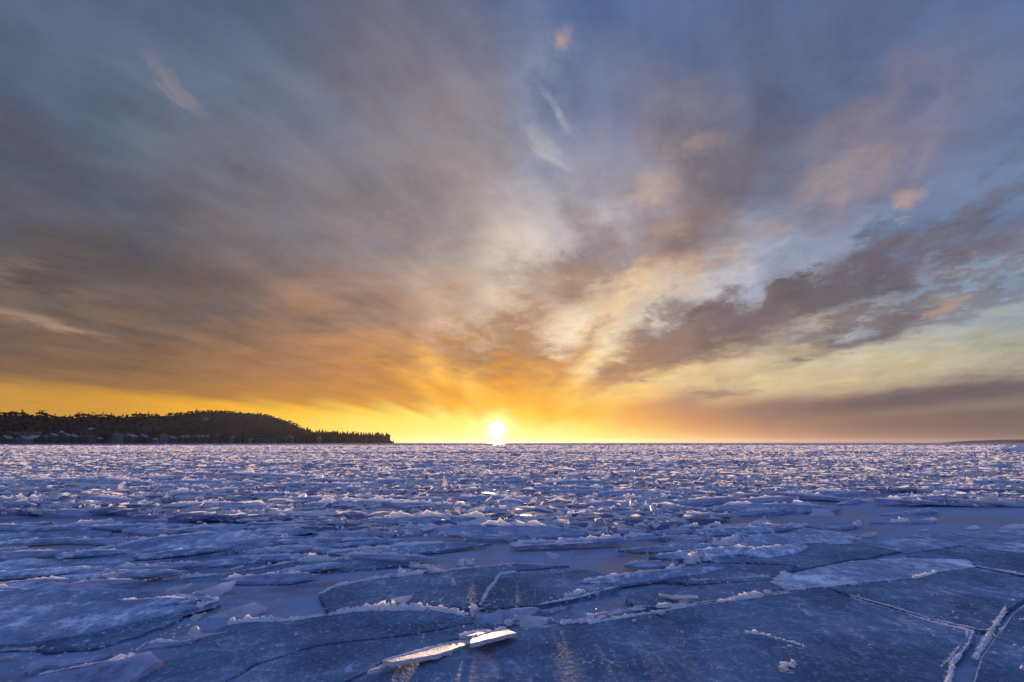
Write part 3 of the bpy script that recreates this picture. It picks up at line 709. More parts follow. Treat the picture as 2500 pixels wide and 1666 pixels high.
    S('blunt thick slab with a dark shadow below it at the left', 'ice slab', path(Lz, 503, 425, 512, 400, 550, 393, 700, 402, 860, 420, 700, 440, 560, 450), base=Lz(600, 450), tilt=12, lift=.10, thick=.12, mat=M_SLAB, rim=((1, 4, .8),), size=.034)
    S('thin slab poking out to the right of the blunt thick slab', 'ice slab', path(Lz, 665, 455, 800, 440, 1000, 446, 1130, 452, 900, 462), base=Lz(850, 463), tilt=6, lift=.10, thick=.06, mat=M_SLAB)
    S('pale slab with a blunt raised right end left of centre', 'ice slab', path(Lz, 1385, 425, 1470, 405, 1560, 393, 1604, 425, 1540, 436), base=Lz(1500, 436), tilt=22, lift=.03, thick=.07, mat=M_SLAB)
    S('squarish frosted slab right of the blunt raised slab', 'ice slab', path(Lz, 1680, 424, 1760, 405, 1842, 400, 1845, 424, 1720, 436), base=Lz(1750, 437), tilt=18, lift=.03, thick=.08, mat=M_SLAB, rim=((0, 2, .9),), size=.03)
    S('flat triangular blue slab left of the sunlit block row', 'ice slab', path(Mz, 130, 488, 250, 448, 400, 424, 512, 450, 420, 478, 300, 494), base=Mz(300, 494), tilt=14, lift=.02, thick=.07, mat=M_SLAB, rim=((1, 3, .8),), size=.028)
    S('squat frosted block right of the flat triangular slab', 'ice block', path(Mz, 508, 435, 530, 412, 600, 405, 735, 412, 700, 440, 600, 462), base=Mz(600, 462), tilt=22, lift=.03, thick=.12, mat=M_SLAB, rim=((0, 3, .9),), size=.034)
    S('bright tilted wedge at the far left edge of the slab rows', 'ice slab', path(Lz, 180, 345, 280, 318, 358, 312, 330, 330, 250, 352), base=Lz(250, 354), tilt=18, lift=.03, thick=.08, mat=M_SLAB)
    S('pale cube of ice on the left edge plate', 'ice block', path(Lz, 292, 585, 296, 558, 350, 556, 382, 585, 330, 592), base=Lz(330, 593), tilt=50, lift=.04, thick=.10, mat=M_SHARD)
    S('broken block at the right end of the left edge plate', 'ice block', path(Lz, 718, 592, 740, 562, 778, 555, 770, 580, 735, 596), base=Lz(738, 598), tilt=45, lift=.03, thick=.10, mat=M_FROST)
    S('pointed slab tip sticking out at the far left edge', 'ice slab', path(Lz, -60, 580, 60, 556, 132, 550, 90, 585, -60, 596), base=Lz(40, 592), tilt=12, lift=.07, thick=.06, mat=M_SLAB)
    # right half rows
    S('long frosted slab with a lump on its left on the right side', 'ice slab', path(Rz, 395, 518, 520, 496, 700, 480, 838, 470, 790, 492, 600, 512, 470, 530), base=Rz(520, 528), tilt=11, lift=.05, thick=.08, mat=M_SLAB, rim=((0, 3, .9),), size=.028)
    S('snow lump on top of the long frosted slab on the right side', 'ice block', path(Rz, 545, 478, 575, 440, 600, 440, 625, 465, 590, 482), base=Rz(585, 484), tilt=48, lift=.05, thick=.12, mat=M_FROST, rim=((0, 3, .8),), size=.03)
    S('slab behind the long frosted slab on the right side', 'ice slab', path(Rz, 600, 468, 720, 440, 830, 432, 940, 455, 800, 464), base=Rz(730, 468), tilt=10, lift=.05, thick=.08, mat=M_SLAB, rim=((0, 4, .9),), size=.03)
    S('small dark fronted slab with a raised right tip on the right side', 'ice slab', path(Rz, 855, 505, 920, 490, 985, 476, 960, 500, 900, 514), base=Rz(900, 514), tilt=16, lift=.04, thick=.06, mat=M_SLAB)
    S('leaning green grey pane of ice on the right side', 'ice slab', path(Rz, 985, 520, 1000, 474, 1080, 480, 1150, 515, 1100, 525), base=Rz(1060, 526), tilt=24, lift=.02, thick=.04, mat=M_SHARD)
    S('wedge slab with a dark shadowed front on the right side', 'ice slab', path(Rz, 1155, 448, 1230, 428, 1305, 410, 1312, 425, 1240, 446), base=Rz(1230, 450), tilt=16, lift=.08, thick=.08, mat=M_SLAB, rim=((0, 2, .8),), size=.03)
    S('long low wedge rising to a point on the far right ice', 'ice slab', path(Rz, 1430, 514, 1600, 495, 1760, 472, 1802, 485, 1700, 502, 1560, 520), base=Rz(1600, 520), tilt=9, lift=.04, thick=.06, mat=M_SLAB, rim=((0, 2, .5),), size=.024)
    S('tilted plate with a dark undercut front on the right ice', 'ice slab', path(Rz, 965, 588, 1100, 570, 1305, 552, 1270, 585, 1150, 604, 1050, 602), base=Rz(1100, 606), tilt=8, lift=.09, thick=.05, mat=M_SLAB, rim=((2, 3, 1.4),), size=.024)
    S('long thin slab with two snow lumps on the right ice', 'ice slab', path(Rz, 1355, 565, 1500, 560, 1660, 545, 1795, 548, 1780, 560, 1600, 568), base=Rz(1560, 570), tilt=7, lift=.05, thick=.05, mat=M_SLAB, rim=((1, 3, 1.3),), size=.026)
    S('lone pink lit lump on the far right ice', 'ice block', path(Rz, 1978, 602, 1995, 585, 2040, 580, 2078, 598, 2030, 608), base=Rz(2030, 609), tilt=35, lift=.02, thick=.09, mat=M_FROST)
    S('low snow lump left of the lone pink lump', 'ice block', path(Rz, 1680, 612, 1710, 602, 1750, 605, 1730, 616), base=Rz(1710, 617), tilt=30, lift=.02, thick=.06, mat=M_FROST)
    S('row of snow crusted ice at the right edge', 'ice block', path(Rz, 2200, 600, 2240, 584, 2300, 580, 2400, 590, 2350, 606), base=Rz(2280, 608), tilt=20, lift=.02, thick=.08, mat=M_FROST, rim=((0, 3, .9),), size=.026)
    S('small flat open book shaped shard on the right ice', 'ice shard', path(Rz, 1280, 642, 1330, 628, 1420, 625, 1400, 645, 1340, 655), base=Rz(1340, 657), tilt=12, lift=.04, thick=.03, mat=M_SHARD)
    S('thin bright slab leaning at the middle of the right side', 'ice slab', path(Rz, -40, 632, 100, 605, 265, 578, 270, 590, 150, 615, 0, 640), base=Rz(100, 634), tilt=13, lift=.05, thick=.05, mat=M_SLAB, rim=((0, 3, .8),), size=.022)
    S('snowy crumbled slab right of the thin bright slab', 'ice slab', path(Rz, 310, 605, 345, 580, 415, 575, 420, 595, 400, 640, 340, 618), base=Rz(370, 630), tilt=15, lift=.03, thick=.05, mat=M_SLAB, rim=((0, 3, 1.2),), size=.024)
    S('thick rounded slab in the row at the right edge', 'ice slab', path(Rz, 1950, 395, 2000, 370, 2100, 368, 2352, 380, 2420, 392, 2200, 410, 2020, 412), base=Rz(2100, 413), tilt=13, lift=.06, thick=.12, mat=M_SLAB, rim=((1, 4, .8),), size=.034)
    S('frosted slab left of the thick rounded slab on the right', 'ice slab', path(Rz, 1630, 402, 1740, 388, 1850, 365, 1890, 380, 1800, 400, 1700, 410), base=Rz(1740, 411), tilt=14, lift=.05, thick=.10, mat=M_SLAB, rim=((0, 3, 1.0),), size=.034)
    S('slab with a blunt pink right end before the right hand row', 'ice slab', path(Rz, 1725, 432, 1800, 415, 1900, 402, 1910, 415, 1830, 432, 1760, 440), base=Rz(1780, 441), tilt=14, lift=.06, thick=.08, mat=M_SLAB, rim=((0, 2, .6),), size=.028)
    S('low grey slab alone on the smooth ice at right', 'ice slab', path(Rz, 1415, 446, 1500, 432, 1615, 422, 1610, 440, 1520, 452), base=Rz(1500, 453), tilt=12, lift=.04, thick=.07, mat=M_SLAB)


plates()


# ------------------------------------------------------------------ ridges of crushed ice and snow crusts
def crust(label, f, pts, size, width, n_per_m, name='snow_ridge', category='snow ridge', height=1.0):
    P = [gp(*f(x, y)) for x, y in zip(pts[::2], pts[1::2])]
    cs, ss = [], []
    for A, B in zip(P, P[1:]):
        L = (B - A).length
        for _ in range(int(L * n_per_m * 0.55) + 1):
            t = rng.random(); p = A.lerp(B, t)
            cl = max(0.15, 0.6 + 1.0 * noise.noise(Vector((p.x * 2.5, p.y * 2.5, 7))) + .5 * noise.noise(Vector((p.x * 8, p.y * 8, 2))))
            s = size * cl * rng.choice((0.2, 0.3, 0.5, 1.0))
            o = rng.gauss(0, width * 0.5)
            perp = Vector((-(B - A).y, (B - A).x, 0)).normalized()
            z = 0.045 + max(0.0, (1 - abs(o) / width)) * size * cl * rng.uniform(0, 1.8) * height
            cs.append(p + perp * o + Vector((0, 0, z))); ss.append(s)
    org = sum((Vector(c) for c in cs), Vector()) / len(cs); org.z = 0
    v, f = ridge_strip([p - org + Vector((0, 0, .04)) for p in P], width * .8, size * 2.0 * height, size * .8, rng.random() * 30)
    o = mesh_obj(name, v, f, [M_FROST])
    o.location = org
    crumb_mesh('frost_crumbs', [c - org for c in cs], ss, M_FROST, 0.42, o, 'stuff')
    return tag(o, label, category)


crust('diagonal ridge of crushed snow and ice right of centre', Rz, (340, 748, 440, 712, 500, 690, 560, 650, 590, 622, 650, 592, 720, 562), 0.045, 0.13, 150)
crust('snowy lump with a dark notch below the diagonal ridge', Rz, (200, 846, 250, 815, 290, 790, 330, 828), 0.04, 0.10, 190)
crust('trail of snow lumps leading down left from the notched lump', Rz, (-200, 960, -120, 935, 0, 922, 90, 893, 180, 855), 0.026, 0.07, 170)
crust('low line of dark and pale crumbs joining the snowy plate', Rz, (230, 960, 420, 945, 600, 935, 730, 935), 0.016, 0.05, 150)
crust('short broken snow crust on the bottom right plate', Rz, (570, 1308, 640, 1310, 710, 1325, 790, 1350, 880, 1372, 960, 1402), 0.014, 0.05, 260)
crust('bright icy nubs at the end of the short snow crust', Rz, (810, 1412, 860, 1410, 900, 1400, 960, 1408), 0.020, 0.05, 200)
crust('glittering crust patch at the very bottom right of centre', Rz, (825, 1566, 850, 1530, 890, 1500), 0.020, 0.05, 260)
crust('sparkling frost patch at the bottom centre', Mz, (1660, 1525, 1720, 1500, 1800, 1495, 1880, 1515, 1900, 1540), 0.011, 0.10, 330)
crust('half ring of snow crust on the bottom right plate', Rz, (1300, 1245, 1400, 1268, 1500, 1290, 1570, 1265, 1600, 1225), 0.011, 0.09, 330)
crust('snow lumps along the left side of the wide crack', Rz, (1990, 1290, 2000, 1330, 1930, 1410, 1880, 1480, 1830, 1530), 0.007, 0.025, 150)
crust('snow lumps along the right side of the wide crack', Rz, (2290, 1085, 2240, 1130, 2200, 1200, 2150, 1280, 2090, 1380, 2040, 1470), 0.008, 0.028, 150)
crust('gold lit crumbs at the foot of the dark diagonal crack', Mz, (520, 858, 600, 862, 700, 868, 745, 860), 0.030, 0.06, 220)
crust('gold lit frost clump at the corner of the centre plates', Mz, (830, 850, 880, 842, 930, 850), 0.030, 0.06, 240)
crust('glowing crumbs heaped between the golden slab and the pale slab', Mz, (1130, 1245, 1180, 1225, 1215, 1205), 0.022, 0.04, 420)
crust('frost knots at the left of the gold lit crumbs', Mz, (450, 905, 490, 895, 520, 900), 0.030, 0.05, 200)
crust('dark crumb line along the right edge of the double line plate', Mz, (1480, 1085, 1600, 1050, 1750, 1015, 1850, 980, 1880, 940), 0.020, 0.06, 170)
crust('crumbs along the right end of the low snowy slab', Mz, (1660, 1208, 1760, 1185, 1900, 1150, 2110, 1125), 0.016, 0.05, 240)
crust('frost ridge behind the left plate', Lz, (570, 950, 660, 938, 760, 935, 890, 925), 0.030, 0.06, 200)
crust('second short frost ridge between the left plate and the sloping plate', Lz, (880, 972, 960, 948, 1030, 932), 0.024, 0.05, 200)
crust('white lumps below the broad blue slab', Lz, (1760, 790, 1800, 755, 1850, 760, 1930, 755, 2010, 740), 0.034, 0.07, 170)
crust('thin rim of frost below the blue raised plate at the left', Lz, (0, 750, 80, 742, 170, 740), 0.020, 0.05, 150)
crust('frost line along the upper far edge at the left', Lz, (1640, 738, 1750, 730, 1820, 726), 0.026, 0.05, 190)
crust('snow crust patch on the right ice below the long thin slab', Rz, (1200, 690, 1260, 680, 1320, 690), 0.030, 0.08, 120)


def loose_shards():
    """Splinters of ice lying along the frosted edges of the near plates."""
    pr = []
    for k in range(9):
        n = rng.randint(3, 5); P = []
        L, W = rng.uniform(.7, 1.0), rng.uniform(.28, .6)
        for i in range(n):
            a = 2 * math.pi * (i + rng.uniform(-.3, .3)) / n
            P.append(Vector((L * math.cos(a) * rng.uniform(.7, 1.2), W * math.sin(a) * rng.uniform(.6, 1.2), 0)))
        V, F, S, _, _ = slab_geometry(P, Vector((0, 0, 1)), rng.uniform(.14, .24), .22, .02, .02)
        me = bpy.data.meshes.new('ice_shard'); me.from_pydata([tuple(v) for v in V], [], F); me.polygons.foreach_set('use_smooth', S)
        me.materials.append(M_SHARD if k % 3 else M_SLAB); me.update(); pr.append(me)
    gold = gp(*Mz(800, 1330))
    R = [(a, b) for a, b in RIDGES if a.y < 10.5 and -1.1 * a.y < a.x < .42 * a.y and (a - gold).length > .75 and (b - gold).length > .75]
    w = [(b - a).length for a, b in R]
    for k in range(60):
        a, b = rng.choices(R, w)[0]
        p = a.lerp(b, rng.random())
        x, y = p.x + rng.gauss(0, .09), p.y + rng.gauss(0, .10)
        o = link(bpy.data.objects.new('ice_shard', rng.choice(pr)))
        s = rng.choice((.04, .05, .07, .10, .15)) * (.75 + y * .05)
        t = math.radians(rng.choice((6, 10, 14, 20, 34)))
        o.location = (x, y, .05 + s * .28 + math.sin(t) * s * .3)
        o.rotation_euler = (t * rng.choice((1, 1, -.6)), math.radians(rng.gauss(0, 9)), math.radians(rng.gauss(12, 24)))
        o.scale = (s * rng.uniform(.8, 1.3), s, s * .7)
        third = 'left' if x < -.33 * y else 'right' if x > .33 * y else 'centre'
        tag(o, {'left': 'small loose splinter of ice along the frosted plate edges at left', 'centre': 'small loose splinter of ice along the frosted plate edges at the centre', 'right': 'small loose splinter of ice along the frosted plate edges at right'}[third], 'ice shard', 'loose splinters along the plate edges, ' + third)


loose_shards()


def chips():
    """Loose chips of ice round the ridges in the foreground."""
    cs, ss = [], []
    spots = [(Mz(1100, 1215), .5, 130), (Mz(880, 1120), .45, 120), (Lz(1350, 1080), .5, 130), (Lz(1000, 1330), .6, 120), (Rz(760, 960), .6, 100), (Mz(650, 860), .7, 120), (Mz(1700, 1000), .9, 160), (Rz(300, 800), .9, 130),
             (Rz(2100, 1300), .5, 130), (Mz(1450, 1180), .7, 130), (Lz(1800, 760), .8, 110), (Mz(300, 880), .9, 110), (Rz(1700, 1160), .8, 70), (Lz(500, 1440), .5, 80), (Mz(600, 1110), .8, 90), (Rz(600, 1050), .8, 80), (Mz(1300, 1600), 1.5, 60)]
    for (X, Y), r, n in spots:
        c = gp(X, Y)
        for _ in range(n):
            s = 0.012 * rng.choice((.25, .3, .4, .6, 1.0)) * (1 + c.y * .04)
            cs.append(Vector((c.x + rng.gauss(0, r), c.y + rng.gauss(0, r * .6), rng.uniform(.05, .065)))); ss.append(s)
    o = crumb_mesh('ice_chips', cs, ss, M_SHARD, 0.5)
    tag(o, 'tiny loose ice chips strewn round the foreground ridges', 'ice chips', kind='stuff')


chips()


# ------------------------------------------------------------------ rows of slabs across the middle of the field
def to_px(x, y, z=0.0):
    c, s = math.cos(PITCH), math.sin(PITCH)
    fw = y * c + (z - CAM_H) * s; up = (z - CAM_H) * c - y * s
    return 1250 + 1250 * x / fw, 833 - 1250 * up / fw


def interp(x, pts):
    for (a, b), (c, d) in zip(pts, pts[1:]):
        if x <= c: return b + (d - b) * max(0.0, (x - a)) / (c - a)
    return pts[-1][1]


NEAR_Y = [(-400, 1258), (0, 1262), (450, 1275), (800, 1308), (1080, 1328), (1250, 1306), (1600, 1300), (1800, 1262), (2100, 1246), (2500, 1232), (2900, 1232)]   # where the broken ice begins


def slab_proto(k):
    L, W = rng.uniform(0.6, 1.5), rng.uniform(0.22, 0.46)
    n = rng.randint(4, 6); P = []
    for i in range(n):
        a = 2 * math.pi * (i + rng.uniform(-.3, .3)) / n
        P.append(Vector((L * math.cos(a) * rng.uniform(.7, 1.25), W * math.sin(a) * rng.uniform(.6, 1.25), 0)))
    th = rng.uniform(0.05, 0.10)
    V, F, S, top, ring = slab_geometry(P, Vector((0, 0, 1)), th, 0.11, 0.02, 0.014)
    me = bpy.data.meshes.new('ice_floe'); me.from_pydata([tuple(v) for v in V], [], F); me.materials.append(M_SLAB)
    me.polygons.foreach_set('use_smooth', S); me.update()
    cs, ss = [], []
    ph = rng.random() * 40
    for q in ring:
        p = top[q]
        if p.y < -W * 0.15 and rng.random() < 0.75: continue
        for _ in range(3):
            cl = max(0.15, 0.6 + noise.noise(Vector((p.x * 2.2 + ph, p.y * 2.2, 0))))
            s = 0.030 * cl * rng.choice((.3, .45, .6, 1.0))
            cs.append(p + Vector((rng.gauss(0, .06), rng.gauss(-.01, .035), s * rng.uniform(-.2, .8)))); ss.append(s)
    rp = [top[q] for q in ring if top[q].y > -W * 0.1]
    rp.sort(key=lambda p: p.x)
    st = ridge_strip(rp[1:-1:2], .045, .075, .05, ph) if len(rp) > 6 else ([], [])
    c = crumbs_and_strips('frost_rim', [st], cs, ss, M_FROST, None, None)
    cm = c.data; bpy.data.objects.remove(c)
    return me, cm


protos = [slab_proto(k) for k in range(14)]
BANDS = {
    (0, 0): ('frosted ice slab in the nearer slab rows of the left third', 'nearer slab rows on the left'),
    (1, 0): ('frosted ice slab in the nearer slab rows below the sun', 'nearer slab rows in the centre'),
    (2, 0): ('frosted ice slab in the nearer slab rows of the right third', 'nearer slab rows on the right'),
    (0, 1): ('small ice slab jammed in the far broken ice of the left third', 'far jammed slabs on the left'),
    (1, 1): ('small ice slab jammed in the far broken ice below the sun', 'far jammed slabs in the centre'),
    (2, 1): ('small ice slab jammed in the far broken ice of the right third', 'far jammed slabs on the right'),
}
placed = []
tries = 0
while len(placed) < 240 and tries < 20000:
    tries += 1
    d = 9.0 * math.exp(rng.random() ** 0.9 * math.log(40 / 9.0))
    x = rng.uniform(-1.04, 1.04) * d
    X, Y = to_px(x, d)
    if Y > interp(X, NEAR_Y) or not (-80 < X < 2580): continue
    if any(abs(x - a) < 0.65 + 0.012 * d and abs(d - b) < 0.28 + 0.01 * d for a, b in placed): continue
    placed.append((x, d))
for (x, d) in placed:
    me, cm = rng.choice(protos)
    X, Y = to_px(x, d)
    o = link(bpy.data.objects.new('ice_floe', me))
    sc = rng.uniform(0.7, 1.35)
    o.location = (x, d, rng.uniform(0.05, 0.16))
    o.rotation_euler = (math.radians(rng.choice((1, 1, 1, -0.7)) * rng.uniform(2, 15)), math.radians(max(-4, min(4, rng.gauss(0, 2.5)))), math.radians(max(-28, min(28, rng.gauss(0, 14)))))
    o.scale = (sc * rng.uniform(0.8, 1.5), sc, sc)
    c = link(bpy.data.objects.new('frost_rim', cm), o); c['kind'] = 'stuff'
    lab, grp = BANDS[(0 if X < 833 else 1 if X < 1667 else 2, 0 if Y > 1180 else 1)]
    tag(o, lab, 'ice slab', grp)


# thin sheets pushed over one another between the near plates
def sheet_proto():
    L, W = rng.uniform(0.45, 0.95), rng.uniform(0.10, 0.20)
    P = [Vector((L * a * rng.uniform(.85, 1.15), W * b * rng.uniform(.5, 1.3), 0)) for a, b in ((1, .1), (.55, 1), (-.3, 1.05), (-1, .3), (-.6, -.9), (.4, -1))]
    V, F, S, top, ring = slab_geometry(P, Vector((0, 0, 1)), rng.uniform(.025, .045), 0.07, 0.012, 0.010)
    me = bpy.data.meshes.new('ice_sheet'); me.from_pydata([tuple(v) for v in V], [], F); me.materials.append(M_SLAB if rng.random() < .55 else M_PLATE_MID)
    me.polygons.foreach_set('use_smooth', S); me.update()
    rp = sorted([top[q] for q in ring if top[q].y > W * .1], key=lambda p: p.x)
    st = ridge_strip(rp[1:-1:2], .018, .034, .03, rng.random() * 40)
    cs = [rng.choice(rp) + Vector((rng.gauss(0, .03), rng.gauss(0, .02), rng.uniform(0, .01))) for _ in range(40)]
    c = crumbs_and_strips('frost_rim', [st], cs, [rng.uniform(.004, .013) for _ in cs], M_FROST, None, None)
    cm = c.data; bpy.data.objects.remove(c)
    return me, cm


sheets = [sheet_proto() for _ in range(9)]
sp = []
for _ in range(4000):
    if len(sp) >= 50: break
    d = rng.uniform(5.4, 11.0); x = rng.uniform(-1.0, 0.30 if d < 7.5 else 0.55) * d
    X, Y = to_px(x, d)
    if Y < 1262 or (Y > 1450 and X > 480) or (850 < X < 1560 and Y > 1380): continue
    if (1020 < X < 1620 and 1290 < Y < 1385): continue          # the open pool and the thick slab behind it stay clear
    if any(abs(x - a) < .55 and abs(d - b) < .22 for a, b in sp): continue
    sp.append((x, d))
for x, d in sp:
    me, cm = rng.choice(sheets)
    X, Y = to_px(x, d)
    o = link(bpy.data.objects.new('ice_sheet', me)); o.location = (x, d, rng.uniform(.065, .10))
    o.rotation_euler = (math.radians(rng.uniform(2, 11)), math.radians(rng.gauss(0, 1.5)), math.radians(rng.gauss(13, 9)))
    s = rng.uniform(.7, 1.15); o.scale = (s * rng.uniform(.8, 1.5), s, s)
    c = link(bpy.data.objects.new('frost_rim', cm), o); c['kind'] = 'stuff'
    side = 0 if X < 700 else 1
    tag(o, ('thin frosted ice sheet pushed over the near plates at left', 'thin frosted ice sheet pushed over the near plates around the centre')[side], 'ice sheet', ('thin sheets over the near plates, left', 'thin sheets over the near plates, centre')[side])


# ------------------------------------------------------------------ the crowd of broken ice out to the horizon
def npnoise(x, y, s, seed):
    """Cheap smooth value noise on arrays."""
    x, y = x / s + seed * 17.3, y / s + seed * 9.1
    xi, yi = np.floor(x), np.floor(y); fx, fy = x - xi, y - yi
    fx, fy = fx * fx * (3 - 2 * fx), fy * fy * (3 - 2 * fy)
    h = lambda a, b: np.modf(np.abs(np.sin(a * 127.1 + b * 311.7 + seed) * 43758.5453))[0]
    return (h(xi, yi) * (1 - fx) + h(xi + 1, yi) * fx) * (1 - fy) + (h(xi, yi + 1) * (1 - fx) + h(xi + 1, yi + 1) * fx) * fy


def rubble():
    xs, ys, ls, hs = [], [], [], []
    def zone(n, d0, d1, l0, l1, th):
        d = np.sqrt(nrng.random(n) * (d1 ** 2 - d0 ** 2) + d0 ** 2)
        xs.append((nrng.random(n) - 0.5) * 2 * 1.02 * d); ys.append(d); ls.append(l0 + (l1 - l0) * nrng.random(n) ** 2.0); hs.append(th * (0.6 + 0.8 * nrng.random(n)))
    zone(15000, 8.5, 30, 0.10, 1.1, 0.035)
    zone(15000, 24, 60, 0.16, 1.25, 0.05)
    zone(19000, 50, 130, 0.25, 1.6, 0.065)
    zone(16000, 115, 320, 0.5, 2.4, 0.10)
    zone(11000, 290, 900, 1.2, 4.5, 0.18)
    x, y, l, h = map(np.concatenate, (xs, ys, ls, hs))
    c, s = math.cos(PITCH), math.sin(PITCH)
    fw = y * c - CAM_H * s; up = -CAM_H * c - y * s
    X, Y = 1250 + 1250 * x / fw, 833 - 1250 * up / fw
    lim = np.interp(X, [p[0] for p in NEAR_Y], [p[1] for p in NEAR_Y]) + (npnoise(x, y, 1.5, 3) - 0.5) * 26
    n1 = npnoise(x * 0.6, y, 2.2, 1); n2 = npnoise(x * 0.35, y, 9.0, 2)
    keep = (Y < lim) & ((n1 * 0.6 + n2 * 0.6 + np.clip((y - 11) / 30, 0, 0.4)) > 0.46) & (np.abs(x) < 1.05 * y)
    x, y, l, h = (v[keep] for v in (x, y, l, h))
    n = len(x)
    k = 6
    # irregular six-cornered plates, long across the view
    ax = np.array([1.0, 0.5, -0.5, -1.0, -0.5, 0.5]); ay = np.array([0.0, 1.0, 1.0, 0.0, -1.0, -1.0])
    px = ax[None] * (0.7 + 0.5 * nrng.random((n, k))) + (nrng.random((n, k)) - .5) * .35
    py = ay[None] * (0.6 + 0.6 * nrng.random((n, k))) + (nrng.random((n, k)) - .5) * .5
    wid = 0.10 + 0.20 * nrng.random((n, 1))
    V = np.zeros((n, 2 * k, 3))
    V[:, :k, 0], V[:, :k, 1] = px * l[:, None] * .5, py * l[:, None] * wid
    V[:, k:, 0], V[:, k:, 1] = V[:, :k, 0] * 1.02, V[:, :k, 1] * 1.02
    V[:, :k, 2] = (nrng.random((n, k)) - .5) * h[:, None] * 0.3
    V[:, k:, 2] = -h[:, None] - 0.01
    q = nrng.random(n)
    tx = np.where(q < .66, nrng.uniform(.02, .16 + .22 * np.clip((y - 10) / 25, 0, 1), n), np.where(q < .86, -nrng.uniform(.03, .25, n), nrng.uniform(.5, 1.15, n)))
    V[q >= .86, :, 1] *= 0.75; V[q >= .86, :, 0] *= 0.30; V[q >= .86, :2, 0] *= 0.5; V[q >= .86, 6:8, 0] *= 0.5
    ty = nrng.normal(0, 0.05, n); tz = nrng.normal(0.05, 0.33, n)
    # crests of frost along the raised edge
    m = 7; st = np.linspace(0, 3, m); i0 = np.minimum(st.astype(int), 2); fr = st - i0
    E = V[:, :k][:, [0, 1, 2, 3]] if True else None
    En = V[:, :k][:, [0, 5, 4, 3]]
    E = np.where((tx > 0)[:, None, None], E, En)
    Pl = E[:, i0] * (1 - fr)[None, :, None] + E[:, i0 + 1] * fr[None, :, None]
    hh = (0.2 + 1.3 * nrng.random((n, m)) ** 1.5) * (0.020 + 0.0009 * y)[:, None] * (0.3 + 1.3 * nrng.random((n, 1)))
    hh[:, 0] *= .2; hh[:, -1] *= .2
    T = np.zeros((n, m, 2, 3))
    T[:, :, 0] = Pl; T[:, :, 1] = Pl
    T[:, :, 0, 2] -= h[:, None] * .4
    T[:, :, 1, 2] += hh; T[:, :, 1, 1] += hh * nrng.normal(0, .35, (n, m))
    T[:, :, 1, 0] += ((nrng.random((n, m)) - .5) * l[:, None] * .12)
    T = T.reshape(n, m * 2, 3)
    W = np.concatenate([V, T], 1)
    def rot(V, i, j, a):
        ca, sa_ = np.cos(a)[:, None], np.sin(a)[:, None]
        p, q_ = V[..., i].copy(), V[..., j].copy()
        V[..., i], V[..., j] = p * ca - q_ * sa_, p * sa_ + q_ * ca
    rot(W, 1, 2, tx); rot(W, 2, 0, ty); rot(W, 0, 1, tz)
    mound = np.clip(npnoise(x * .35, y, 5.0, 7) * .6 + npnoise(x * .3, y, 14.0, 8) * .7 - .62, 0, 1)
    lift = np.abs(np.sin(tx)) * l * wid[:, 0] * np.where(q >= .86, .35, .6)
    z = 0.02 + lift + nrng.random(n) * h + mound * (0.12 + np.clip(y / 300, 0, .35))
    W += np.stack([x, y, z], -1)[:, None, :]
    f = [(0, i, i + 1) for i in range(1, k - 1)]
    for i in range(k):
        j = (i + 1) % k; f += [(i, i + k, j + k), (i, j + k, j)]
    o0 = 2 * k; g = []
    for i in range(m - 1):
        a, b2 = o0 + i * 2, o0 + (i + 1) * 2
        g += [(a, b2, a + 1), (a + 1, b2, b2 + 1)]
    nv = W.shape[1]
    F1 = (np.array(f)[None] + (np.arange(n) * nv)[:, None, None]).reshape(-1, 3)
    sn = np.repeat(nrng.random(n) < np.clip((y - 30) / 120, 0, 0.7), len(f)).astype(int)
    cr = np.nonzero(y < 260)[0]
    F2 = (np.array(g)[None] + (cr * nv)[:, None, None]).reshape(-1, 3)
    F = np.concatenate([F1, F2]); idx = np.concatenate([sn, np.full(len(F2), 2)])
    o = fast_mesh('ice_rubble', W.reshape(-1, 3), F, M_RUBBLE, None, (M_RUBBLE_SNOWY, M_FROST), idx)
    tag(o, 'countless small broken ice pieces jammed together out to the horizon', 'broken ice', kind='stuff')
    # frost and snow crumbs that catch the light between them
    m = 7000
    d = 9.0 * np.exp(nrng.random(m) * math.log(120 / 9.0)); x = (nrng.random(m) - .5) * 2.06 * d
    fw = d * c - CAM_H * s; X, Y = 1250 + 1250 * x / fw, 833 + 1250 * (CAM_H * c + d * s) / fw
    lim = np.interp(X, [p[0] for p in NEAR_Y], [p[1] for p in NEAR_Y])
    q = npnoise(x * .6, d, 1.6, 11)
    kp = (Y < lim + 6) & (q > 0.5)
    x, d, q = x[kp], d[kp], q[kp]
    sz = (0.014 + 0.0009 * d) * (0.5 + nrng.random(len(x))) * (0.5 + q)
    zz = 0.05 + nrng.random(len(x)) * (0.10 + 0.0012 * d)
    o = crumb_mesh('frost_crumbs', np.stack([x, d, zz], 1), sz, M_FROST, 0.6)
    tag(o, 'loose white frost crumbs scattered over the broken ice', 'frost', kind='stuff')


rubble()

